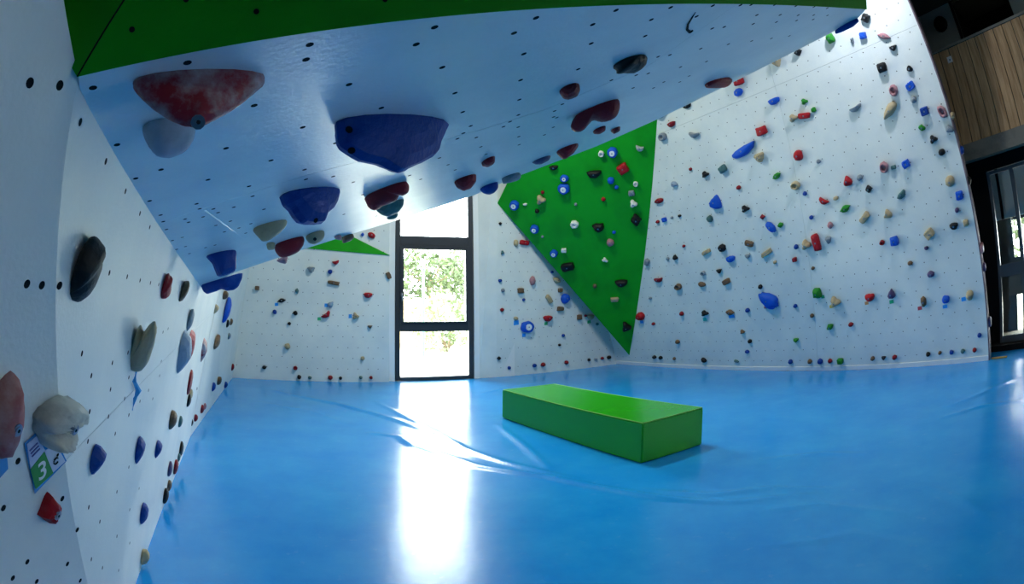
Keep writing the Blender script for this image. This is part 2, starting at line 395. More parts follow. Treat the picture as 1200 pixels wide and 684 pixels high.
# bolt holes of the side wall
def bolt_hole(pl, p, r, parent, me=[None]):
    if me[0] is None:
        bm = bmesh.new(); x, y = np.array([1., 0, 0]), np.array([0, 1., 0])
        k = 12
        for (ra, za, rb_, zb_) in ((1.0, .0, 1.0, .05), (1.0, .05, .78, .06), (.78, .06, .72, .02)):
            A_ = [bm.verts.new((ra * math.cos(t), ra * math.sin(t), za)) for t in np.arange(k) * 2 * math.pi / k]
            B_ = [bm.verts.new((rb_ * math.cos(t), rb_ * math.sin(t), zb_)) for t in np.arange(k) * 2 * math.pi / k]
            for i in range(k): bm.faces.new((A_[i], A_[(i + 1) % k], B_[(i + 1) % k], B_[i]))
        bm.faces.new(B_)
        m_ = bpy.data.meshes.new('bolt_hole'); bm.to_mesh(m_); bm.free(); m_.materials.append(M_HOLE); me[0] = m_
    o = bpy.data.objects.new('bolt_hole', me[0]); COL.objects.link(o)
    b = np.eye(4); b[:3, 0] = pl.e1 * r; b[:3, 1] = pl.e2 * r; b[:3, 2] = pl.n * r; b[:3, 3] = p
    o.matrix_basis = Matrix(b.tolist())
    return wchild(o, parent)
for (x, y) in [(35, 97), (70, 100), (31.6, 332.6), (49, 334), (69.7, 334.5), (21, 540), (4, 595), (73, 584), (90.5, 620.5), (32, 658), (79, 660.5), (43, 681), (15, 677), (94, 680), (22, 493)]:
    bolt_hole(L0, L0.h(x, y), 0.0085, wall_l)
for (x, y) in [(94, 143), (124, 189), (147, 224), (164, 250), (175.5, 266), (128.2, 319.5), (149, 324.2), (164.2, 328.4), (176.3, 331.3), (186, 333.2), (96, 414), (107, 440), (131.6, 425), (150, 413), (129.5, 456), (151, 442),
               (105, 482), (127, 488), (146, 467), (164, 470), (151, 486), (174, 457), (103, 517), (135, 508), (151, 547), (137, 576), (104, 594), (117, 611), (137, 628), (152, 636), (107, 655), (120, 665), (139, 668), (152, 597), (163, 572), (191, 389), (197, 385), (187, 440), (189, 423), (179, 467)]:
    bolt_hole(L1, L1.h(x, y), 0.0075, wall_l)

# window wall around the window
fr = np.linalg.norm(wr - wl)
ZW = 4.7
back = structure(empty('wall_back', wl), 'plain white wall around the tall window', 'wall')
wchild(box('pier', WN, -0.7, 0.0, -.05, CEIL, -0.25, -0.02, M_WALLB), back)
wchild(box('pier', WN, fr, fr + 0.9, -.05, CEIL, -0.25, -0.02, M_WALLB), back)
wchild(box('lintel', WN, 0, fr, ZW, CEIL, -0.25, -0.02, M_WALLB), back)
pj = WN.uv(BR.at(bl0, 0))[0][0]
brl = BR.at(bl0, 0)
wchild(slab('return_panel', [WN.at(fr + .12, -.02, 0.0), brl - Z * .02 + BR.n * 0.0, BR.at(bl0, CEIL), WN.at(fr + .12, CEIL, 0.0)], np.array(WN.n), 0.02, M_WALL), back)
wchild(box('corner_trim', WN, fr + 0.01, fr + 0.12, -.02, CEIL, -0.02, 0.03, M_WHITE, bevel=.004), back)
wchild(box('corner_trim', WN, -0.12, -0.01, -.02, CEIL, -0.02, 0.03, M_WHITE, bevel=.004), back)

# ------------------------------------------------------------------ window
win = structure(empty('window_1', wl), 'tall dark framed window with three panes looking out on trees', 'window')
def zpx(x, y): return WN.uv(WN.h(x, y))[0]
FD = (-0.10, 0.02)
zb1, zb2 = zpx(510, 387.5)[1], zpx(510, 379)[1]
zt1, zt2 = zpx(510, 292)[1], zpx(510, 277)[1]
def wb(name, u0, u1_, v0, v1, k0=FD[0], k1=FD[1], m=M_FRAME, bv=.006):
    return wchild(box(name, WN, u0, u1_, v0, v1, k0, k1, m, bevel=bv), win)
wb('frame_stile', 0, 0.10, 0, ZW); wb('frame_stile', fr - 0.10, fr, 0, ZW)
wb('frame_rail', 0.1, fr - 0.1, 0, 0.07); wb('frame_rail', 0.1, fr - .1, zb2, zb1 + .0) if False else None
wb('frame_rail', 0.1, fr - .1, min(zb1, zb2) - 0.01, max(zb1, zb2) + 0.01)
wb('frame_rail', 0.1, fr - .1, zt1 + 0.06, zt2); wb('frame_rail', .1, fr - .1, ZW - .1, ZW)
# opening sash of the middle light
sa, sb_ = max(zb1, zb2) + 0.01, zt1 + 0.06
for (u0, u1_, v0, v1) in ((.085, .165, sa, sb_), (fr - .165, fr - .085, sa, sb_), (.16, fr - .16, sa, sa + .03), (.16, fr - .16, sb_ - .07, sb_)):
    wb('sash_bar', u0, u1_, v0, v1, -0.07, 0.045)
for (v0, v1, i) in ((.07, min(zb1, zb2) - .01, .1), (sa + .03, sb_ - .07, .165), (zt2, ZW - .1, .1)):
    wb('pane', i, fr - i, v0, v1, -0.05, -0.044, M_GLASS, 0)
hz = zpx(473, 345)[1]
hb = bmesh.new(); bm_box(hb, WN.o, WN.e1, WN.e2, WN.n, .105, .14, hz - .04, hz + .04, .045, .06); bm_tube(hb, [WN.at(.12, hz, .05), WN.at(.12, hz, .10), WN.at(.125, hz - .02, .105), WN.at(.13, hz - .13, .10)], .013)
wchild(from_bm('window_handle', hb, M_STEEL), win)
win.children[-1]['label'] = 'metal window handle'
# portal helps sampling the daylight through the window
pc = WN.at(fr / 2, ZW / 2, -0.12); area('window_portal', pc, pc + WN.n, fr, ZW, 1, portal=True)

# ------------------------------------------------------------------ green triangle facet, small green wedge
g0 = R.h(737.5, 416); g1 = BR.h(583, 238); g2 = R.h(770, 140)
g2b = R.at(*(R.uv(g0)[0] + (R.uv(g2)[0] - R.uv(g0)[0]) * 1.35))
GP = Plane(g0, unit(np.cross(g2 - g0, g1 - g0)) * 1.0)
if GP.n[1] > 0: GP = Plane(g0, -GP.n)
g3 = GP.h(595, 213); g3b = g1 + (g3 - g1) * 3.5
tri = structure(slab('trim_1', [p + GP.n * 0.004 for p in (g0, g2b, g3b, g1)], GP.n, 0.02, M_GREEN), 'bright green triangular panel set into the white corner', 'panel')
k1, k2, k3 = BL.h(456.5, 299), BL.h(330, 288), BL.h(395, 268)
tri2 = structure(slab('trim_2', [p + BL.n * 0.02 for p in (k1, k2, k3)], BL.n, 0.02, M_GREEN), 'small green wedge panel on the white wall beside the window', 'panel')

# ------------------------------------------------------------------ overhang
lipL, lipR = OV.h(91, 90), OV.h(1015, 11)
edge_px = [(1004, 23), (940, 52), (865, 90), (770, 140), (700, 171), (600, 209), (556, 228.5)]
ep = [OV.h(*p) for p in edge_px]
contact = [L1.h(237, 338), L1.h(150, 205), L1.h(92, 103)]
far = [OV.h(465, 258), OV.h(400, 278), OV.h(340, 297), OV.h(275, 319)]
cf = np.array(contact[0]); cf = cf - OV.n * ((cf - OV.o) @ OV.n)
cn = np.array(contact[2]); cn = cn - OV.n * ((cn - OV.o) @ OV.n)
# seam between the two rows of panels
sx0, sx1, sx2 = OV.h(560, 153), OV.h(195, 258), OV.h(862, 6)
over = structure(empty('ceiling', lipL), 'white overhanging climbing roof with dark bolt holes and big holds', 'overhang')
off = OV.n * 0.0
near_poly = [lipL, lipR - (lipR - lipL) * 0.02, sx2, OV.h(760, 77), OV.h(640, 128), sx0, OV.h(360, 205), sx1, OV.h(178, 262), cn]
far_poly = [sx2, lipR] + ep + far + [cf, OV.h(178, 262), sx1, OV.h(360, 205), sx0, OV.h(640, 128), OV.h(760, 77)]
def shrink(poly, g):
    c = np.mean(poly, 0); return [p + unit(c - p) * g for p in poly]
def poly_slab(name, poly, n, th, m):
    bm = bmesh.new(); bm_slab(bm, poly, n, th)
    bmesh.ops.triangulate(bm, faces=bm.faces[:])
    return from_bm(name, bm, m)
lower = [lipL] + [lipR] + ep + far + [cf, cn]
wchild(poly_slab('panel', shrink(near_poly, .0018), OV.n, 0.02, M_WALLG), over)
wchild(poly_slab('panel', shrink(far_poly, .0018), OV.n, 0.02, M_WALLG), over)
# the boxed mass above the panels
bm = bmesh.new()
bot = [p - OV.n * 0.021 for p in lower]
top = [np.array([p[0], p[1], 4.6]) for p in lower]
# the green front leans back over the camera
vb = [bm.verts.new(p) for p in bot]; vt = [bm.verts.new(p) for p in top]
bm.faces.new(vb); bm.faces.new(vt[::-1])
for i in range(len(vb)):
    j = (i + 1) % len(vb)
    if i == 0: continue
    bm.faces.new((vb[i], vt[i], vt[j], vb[j]))
bmesh.ops.triangulate(bm, faces=bm.faces[:])
wchild(from_bm('overhang_core', bm, M_WALL), over)
# green fascia above the lip
gd = unit(lipR - lipL); gn = unit(np.cross(gd, Z));
if gn[1] > 0: gn = -gn
up = unit(Z * 1.0 + gn * 0.35)
fn = unit(np.cross(gd, up));
if fn[1] > 0: fn = -fn
FP = Plane(lipL, fn, gd)
apex = lipL
fa = FP.h(146, 0); fdir = unit(fa - lipL)
fas = [lipL + FP.n * .004, lipR + FP.n * .004, lipR + up * 1.6 + FP.n * .004, lipL + fdir * 1.6 + FP.n * .004]
wchild(slab('green_fascia', fas, FP.n, 0.025, M_GREEN), over)
# second green facet towards the side wall
e_in = L0.h(68, 0)
f2 = [lipL + fdir * 1.6 + FP.n * .004, lipL + FP.n * .004, lipL + (FP.h(30, -10) - FP.n * .03 - lipL) * 8]
n2 = unit(np.cross(f2[0] - f2[1], f2[2] - f2[1]));
if n2 @ (EYE - f2[1]) < 0: n2 = -n2
wchild(slab('green_fascia', f2, n2, 0.02, M_GREEN), over)
bm = bmesh.new(); bm_tube(bm, [lipL + FP.n * .004, lipL + fdir * .8 + FP.n * .004], .0016, 5); wchild(from_bm('seam', bm, M_HOLE), over)
for (x, y) in [(155, 35), (218, 0), (300, 14), (450, 0)]: bolt_hole(FP, FP.h(x, y) + FP.n * .0045, 0.005, over)
ONUT = [(109, 102.8), (219.7, 73.4), (297.9, 123.5), (137.2, 169.5), (264.9, 173.6), (188.7, 198.7), (159, 209), (243.7, 210.5), (291.8, 218.2), (175.3, 235.3), (230.3, 238.7), (188.2, 251.8), (216.8, 256.6),
 (358.7, 69.7), (409, 99), (354.8, 149.1), (487.8, 51.9), (518.3, 78.9), (446.9, 126.4), (533.2, 109), (602.4, 38.7), (694.6, 28.7), (613.9, 63.1), (692.8, 50.9), (677.6, 81), (610.1, 93.8), (542.3, 131.2), (551.6, 147.5), (608.6, 116.7), (607.5, 134.6),
 (393.1, 167.6), (317.6, 187.9), (356.9, 198.7), (763.3, 23), (756, 42.2), (716.5, 93.9), (363, 52.3), (509.3, 31.9), (628.2, 20.9), (721.9, 12), (785.9, 8.7), (816.3, 19.2), (835.4, 6.6), (848.8, 31.5), (834.7, 33.3), (821.2, 57), (771.3, 66.4), (785, 64.4), (797.5, 78.5),
 (867.8, 6), (880.5, 5.5), (908, 5.6), (932.8, 7), (954, 8), (969.4, 9.6), (887, 17.6), (914.3, 17.4), (935.5, 17.7), (953.6, 17.6), (969.8, 18), (882.7, 28), (909.9, 25.8), (933.5, 24), (953, 22.7), (880.8, 48), (904, 45), (853.7, 51.7), (925, 42), (828, 72), (807.6, 89),
 (558.2, 161), (563.5, 172), (607.4, 148.8), (608, 160), (608.4, 169.5), (597.7, 142.5), (590, 148.4), (543, 156), (536, 162.5), (525, 193), (533.6, 199), (648.7, 137), (652.6, 137.7), (650, 130), (648.5, 149), (569.6, 180.5), (659, 122), (745.6, 88), (759.7, 86), (766, 103), (778, 96), (796.6, 96), (742, 103), (638, 158),
 (390.5, 206.7), (414, 213.4), (296, 229.8), (309.3, 245.1), (358.5, 210), (480, 205.5), (493, 210), (515, 185), (403, 251), (425, 228), (441, 253), (294, 262), (288, 273), (191.3, 259.5), (221, 260.3), (195, 268.7), (202, 281.7), (213.7, 278), (217.4, 288.7), (207, 292), (222, 297), (234, 244.5), (250, 244.7), (255.6, 249), (274, 242.6), (238, 254), (270, 259), (253, 264), (280, 267), (263, 271.5), (241, 290), (252, 287)]
for (x, y) in ONUT: bolt_hole(OV, OV.h(x, y), 0.0076, over)
# rubber scuff and a pale scratch on the roof
bm = bmesh.new(); bm_tube(bm, [OV.h(*p) + OV.n * .001 for p in [(815, 14), (811, 20), (806, 28), (805, 34), (808, 37), (812, 35)]], [.001, .003, .004, .005, .006, .003], 5)
wchild(from_bm('scuff_mark', bm, M_BLACK), over)
bm = bmesh.new(); bm_tube(bm, [OV.h(*p) + OV.n * .001 for p in [(240, 246), (258, 259), (276, 272), (286, 280)]], [.003, .003, .002, .001], 5)
wchild(from_bm('scratch', bm, M_WHITE), over)

# ------------------------------------------------------------------ green vinyl block on the floor
D = np.array([1.785, 4.513, 0.0]); yaw = 1.929
bu = np.array([math.cos(yaw), math.sin(yaw), 0]); bv_ = np.array([math.sin(yaw), -math.cos(yaw), 0])
BX = Plane(D, Z, bu); BX.e2 = bv_
blk = empty('landing_block', D + bu * 1.35 + bv_ * .405)
bm = bmesh.new(); bm_box(bm, D, bu, bv_, Z, 0, 2.704, 0, .811, 0, .382)
bmesh.ops.bevel(bm, geom=bm.edges[:], offset=.012, segments=3, affect='EDGES')
wchild(from_bm('block_body', bm, M_BOX), blk)
bm = bmesh.new(); q = [D + Z * .38 + bu * a + bv_ * b for a, b in ((.01, .01), (2.69, .01), (2.69, .80), (.01, .80), (.01, .01))]
for a, b in zip(q[:-1], q[1:]): bm_tube(bm, [a, b], .0055, 6)
wchild(from_bm('edge_glint', bm, M_EDGE_GLINT), blk)  # thin tubes paint the bright reflection onto the top edges
tag(blk, 'long low green vinyl block lying on the blue mat floor', 'block')

# ------------------------------------------------------------------ climbing holds
COLS = {'red': (168, 16, 30), 'darkred': (134, 14, 28), 'maroon': (142, 20, 34), 'blue': (16, 84, 196), 'darkblue': (4, 58, 142), 'black': (12, 13, 15), 'grey': (128, 138, 146),
        'beige': (176, 158, 124), 'brown': (108, 84, 62), 'green': (30, 128, 34), 'teal': (70, 108, 108), 'white': (224, 224, 218), 'pink': (170, 122, 128), 'purple': (78, 66, 104), 'bluegrey': (140, 158, 178), 'palegrey': (170, 176, 176)}
CWORD = {'darkred': 'dark red', 'darkblue': 'deep blue', 'bluegrey': 'blue-grey', 'palegrey': 'pale grey'}
HM = {}
for k_, c_ in COLS.items():
    ch = tuple(int(v + (215 - v) * (0.12 if max(c_) < 20 or 'blue' in k_ and 'grey' not in k_ else 0.26 if max(c_) < 200 else 0.15)) for v in c_)
    HM[k_] = mat('hold_' + k_, c_, 0.5, 0.28, bump=0.25, bscale=60, col2=ch, nscale=14, lo=0.56, hi=0.9)
M_CHALK = mat('hold_maroon_chalked', (142, 22, 38), 0.45, 0.4, bump=0.3, bscale=40, col2=(186, 172, 174), nscale=12, lo=0.43, hi=0.68)
TAGC = {'blue': (40, 150, 230), 'green': (40, 170, 110), 'yellow': (220, 190, 80), 'orange': (215, 150, 90), 'red': (190, 70, 80), 'teal': (60, 190, 180)}
for k_, c_ in TAGC.items(): mat('tape_' + k_, c_, 0.6)

def outline(kind, k=18):
    a = np.arange(k) * 2 * math.pi / k; c, s = np.cos(a), np.sin(a)
    if kind in ('round', 'oval', 'disc', 'ring'): return np.stack([c, s], 1)
    if kind in ('block', 'bar', 'square'):
        p = 0.35; return np.stack([np.sign(c) * abs(c) ** p, np.sign(s) * abs(s) ** p], 1)
    if kind == 'triangle':
        r = 1 / (np.cos((a + math.pi / 2 + math.pi / 3) % (2 * math.pi / 3) - math.pi / 3) + .25); return np.stack([c * r, -s * r], 1) / 1.25
    if kind == 'teardrop': return np.stack([c * (0.62 - 0.38 * s), s], 1)
    if kind == 'half': return np.stack([c, np.where(s > 0, s * .28 + .25, s + .25)], 1)
    if kind == 'crescent': return np.stack([c, s * .8 + .55 * c * c - .3 - .2 * (s > 0) * (1 - c * c)], 1)
    if kind == 'leaf': return np.stack([c, s * (1 - .75 * c * c) * .95 + .1 * c], 1)
    if kind == 'cluster': r = .8 + .24 * np.cos(3 * a + .6); return np.stack([c * r, s * r], 1)
    if kind == 'diamond': r = 1 / (abs(c) + abs(s)) ** .9; return np.stack([c * r, s * r], 1)
    if kind == 'wedge': return np.stack([c, s * (.72 + .28 * c)], 1)
    if kind == 'shield': return np.stack([c * (1 - .32 * (s < 0) * abs(s)), np.where(s > 0, s * .8, s)], 1)
    return np.stack([c, s], 1)
WORD = {'round': 'round', 'oval': 'oval', 'disc': 'disc shaped', 'ring': 'ring shaped', 'block': 'blocky', 'bar': 'bar shaped', 'square': 'square', 'triangle': 'triangular', 'teardrop': 'teardrop', 'half': 'half moon',
        'crescent': 'crescent', 'leaf': 'leaf shaped', 'cluster': 'lobed', 'diamond': 'faceted', 'wedge': 'wedge', 'shield': 'shield shaped'}
HOLDS = []   # dicts for labelling
rnd = random.Random(11)
def scale_px(pl, p):
    q = proj([p, p + pl.e1 * .02, p + pl.e2 * .02, p + pl.n * .02])
    return [np.linalg.norm(q[i] - q[0]) / .02 for i in (1, 2, 3)]
def add_bolt(parent_obj, p, n, e1, e2, r, hole=False):
    bm = bmesh.new()
    for rr, z0, z1 in ((r, -r, .35 * r), (r * 1.5, -.5 * r, .12 * r)):
        A_ = [bm.verts.new(p + (e1 * math.cos(t) + e2 * math.sin(t)) * rr + n * z0) for t in np.arange(10) * .6283]
        B_ = [bm.verts.new(p + (e1 * math.cos(t) + e2 * math.sin(t)) * rr + n * z1) for t in np.arange(10) * .6283]
        for i in range(10): bm.faces.new((A_[i], A_[(i + 1) % 10], B_[(i + 1) % 10], B_[i]))
        bm.faces.new(B_)
    wchild(from_bm('bolt', bm, M_HOLE if hole else M_STEEL), parent_obj)
    if hole: return
    bm = bmesh.new(); bm_disc(bm, p + n * .36 * r, e1, e2, r * .5, 6); bm_disc(bm, p + n * .355 * r, e1, e2, r * .5, 6)
    s = from_bm('bolt_socket', bm, M_HOLE); wchild(s, parent_obj)
def hold(pl, wall, x, y, w_, h_, kind, col, ang=0, depth=None, bolt=None, m=None, desc=None, groove=0):
    p0 = pl.h(x, y); s1_, s2_, s3_ = scale_px(pl, p0)
    W, Hh = w_ / s1_, h_ / s2_
    seed = rnd.random() * 100; rng = np.random.default_rng(int(seed * 1000))
    k = 18 if max(w_, h_) > 6 else 12
    ol = outline(kind, k); ol = ol / np.abs(ol).max(0)
    ca, sa_ = math.cos(math.radians(ang)), math.sin(math.radians(ang))
    dm = depth if depth else min(0.62 * min(W, Hh), .11) + 0.008
    prof = [(1.0, 0.0), (1.0, .22), (.93, .55), (.74, .86), (.42, 1.0)]
    if groove: prof = [(1.0, 0.0), (1.02, .3), (.98, .6), (.9, .85), (.78, 1.0), (.62, 1.05), (.46, 1.08), (.3, 1.08), (.15, 1.08)]; k = 40; ol = outline(kind, k); ol = ol / np.abs(ol).max(0)
    if kind in ('ring', 'disc'): prof = [(1.0, 0), (1.02, .35), (.9, .8), (.68, 1.0), (.42, .86)] if kind == 'disc' else [(1.0, 0), (1.02, .4), (.85, .95), (.62, 1.0), (.4, .45)]
    if kind in ('bar', 'square', 'block'): prof = [(1.0, 0.0), (1.0, .5), (.95, .85), (.8, 1.0), (.4, 1.02)]
    bm = bmesh.new(); rings = []
    lump = 1 + rng.normal(0, .045, k)
    for ri, (f_, d_) in enumerate(prof):
        ring = []
        for i, (a, b) in enumerate(ol):
            jit = lump[i] * (1 + rng.normal(0, .02))
            a2, b2 = a * W / 2 * f_ * jit, b * Hh / 2 * f_ * jit
            aa, bb_ = a2 * ca - b2 * sa_, a2 * sa_ + b2 * ca
            dd = dm * d_ * (1 + (rng.normal(0, .05) if ri > 1 else 0))
            if groove: dd *= 1 - groove * math.exp(-((bb_ / (Hh / 2) + .28) / .16) ** 2); dd *= 1 + .25 * (bb_ < -.35 * Hh)
            ring.append(bm.verts.new(pl.e1 * aa + pl.e2 * bb_ + pl.n * dd))
        rings.append(ring)
    for q_, s_ in zip(rings[:-1], rings[1:]):
        for i in range(k): bm.faces.new((q_[i], q_[(i + 1) % k], s_[(i + 1) % k], s_[i]))
    cz = dm * (prof[-1][1] * 1.0 if kind not in ('ring', 'disc') else prof[-1][1] * .8)
    cv = bm.verts.new(pl.n * cz)
    for i in range(k): bm.faces.new((rings[-1][i], rings[-1][(i + 1) % k], cv))
    bm.faces.new(rings[0][::-1])
    o = from_bm('climbing_hold', bm, m or HM[col], smooth=kind not in ('diamond', 'square', 'triangle')); o.location = p0
    o.matrix_basis = Matrix.Translation(Vector(p0))
    if kind == 'disc' and col == 'blue':
        bw = bmesh.new(); bm_tube(bw, [p0 + pl.n * (cz * .7), p0 + pl.n * (dm * .98)], [.30 * min(W, Hh), .27 * min(W, Hh)], 12); wchild(from_bm('washer', bw, M_WHITE), o); cz = dm * .98
    if bolt or (bolt is None and max(w_, h_) >= 8.5):
        add_bolt(o, p0 + pl.n * (cz + .001), pl.n, pl.e1, pl.e2, min(.009, .12 * min(W, Hh) + .002))
    HOLDS.append(dict(o=o, wall=wall, pos=p0, pl=pl, w=W, h=Hh, size=max(W, Hh), kind=kind, col=col, desc=desc))
    return o
def tdome(pl, wall, poly, base, B, kind, col, m=None, bolt=None, desc=None, smooth=False, sc_=1.0, o_=(0, 0)):
    """a hold with a traced side profile: poly and base are photograph pixels, B the half width along the wall in m"""
    f = lambda p: (o_[0] + p[0] / sc_, o_[1] + p[1] / sc_)
    poly = [f(p) for p in poly]; pa, pb = pl.h(*f(base[0])), pl.h(*f(base[1]))
    for _ in range(2 if smooth or len(poly) < 9 else 1):
        pp_ = np.array(poly); nx_ = np.roll(pp_, -1, 0); cq = .14 if not smooth else .22
        poly = [tuple(v) for pr in zip(pp_ * (1 - cq) + nx_ * cq, pp_ * cq + nx_ * (1 - cq)) for v in pr]
    M = (pa + pb) / 2; a = unit(pb - pa); b = unit(np.cross(pl.n, a))
    d = rays(poly); t = ((M - EYE) @ b) / (d @ b); X = EYE + d * t[:, None]
    hgt = (X - M) @ pl.n; wid = (X - M) @ a
    hgt = np.maximum(hgt, -0.004)
    if hgt.max() < 0.015: hgt = hgt * 0 + 0.03
    rng = np.random.default_rng(int(abs(poly[0][0] * 31 + poly[0][1] * 7)))
    k = len(poly)
    levels = [(-1, 0.03), (-.92, .42), (-.7, .74), (-.35, .95), (0, 1.0), (.35, .95), (.7, .74), (.92, .42), (1, .03)]
    bm = bmesh.new(); rings = []
    for (bb_, s_) in levels:
        rings.append([bm.verts.new(a * (wid[i] * s_ * (1 + rng.normal(0, .004))) + pl.n * max(hgt[i] * s_ * (1 + rng.normal(0, .006) + .02 * math.sin(i * 6.28 / k * 3 + bb_ * 4)), -.004) + b * (bb_ * B)) for i in range(k)])
    for q_, s_ in zip(rings[:-1], rings[1:]):
        for i in range(k): bm.faces.new((q_[i], q_[(i + 1) % k], s_[(i + 1) % k], s_[i]))
    bm.faces.new(rings[0][::-1]); bm.faces.new(rings[-1])
    o = from_bm('climbing_hold', bm, m or HM[col], smooth=smooth); o.matrix_basis = Matrix.Translation(Vector(M))
    if bolt is not None:
        from mathutils.bvhtree import BVHTree
        tree_ = BVHTree.FromPolygons([v.co + Vector(M) for v in o.data.vertices], [tuple(p.vertices) for p in o.data.polygons])
        for bpx in (bolt if isinstance(bolt, list) else [bolt]):
            d_ = rays([bpx])[0]; hit, nor, _, _ = tree_.ray_cast(Vector(EYE), Vector(d_))
            if hit is None: continue
            nor = np.array(nor); nor = -nor if nor @ d_ > 0 else nor
            x_ = unit(np.cross(nor, [0.2, 1, .1])); add_bolt(o, np.array(hit) + nor * .001, nor, x_, np.cross(nor, x_), .0065 if isinstance(bolt, list) else .0085, isinstance(bolt, list))
    HOLDS.append(dict(o=o, wall=wall, pos=M, pl=pl, w=wid.max() - wid.min(), h=2 * B, size=max(wid.max() - wid.min(), hgt.max()), kind=kind, col=col, desc=desc))
    return o
TAGS = []
def tape(pl, x, y, w_, h_, col, host):
    p0 = pl.h(x, y); s1_, s2_, _ = scale_px(pl, p0); W, Hh = w_ / s1_, h_ / s2_
    bm = bmesh.new(); bm_slab(bm, [pl.e1 * a * W / 2 + pl.e2 * b * Hh / 2 + pl.n * .003 for a, b in ((-1, -1), (1, -.8), (.9, 1), (-.95, .85))], pl.n, .003)
    o = from_bm('tape_tag', bm, MATS['tape_' + col]); o.matrix_basis = Matrix.Translation(Vector(p0)); TAGS.append((o, col, host)); return o

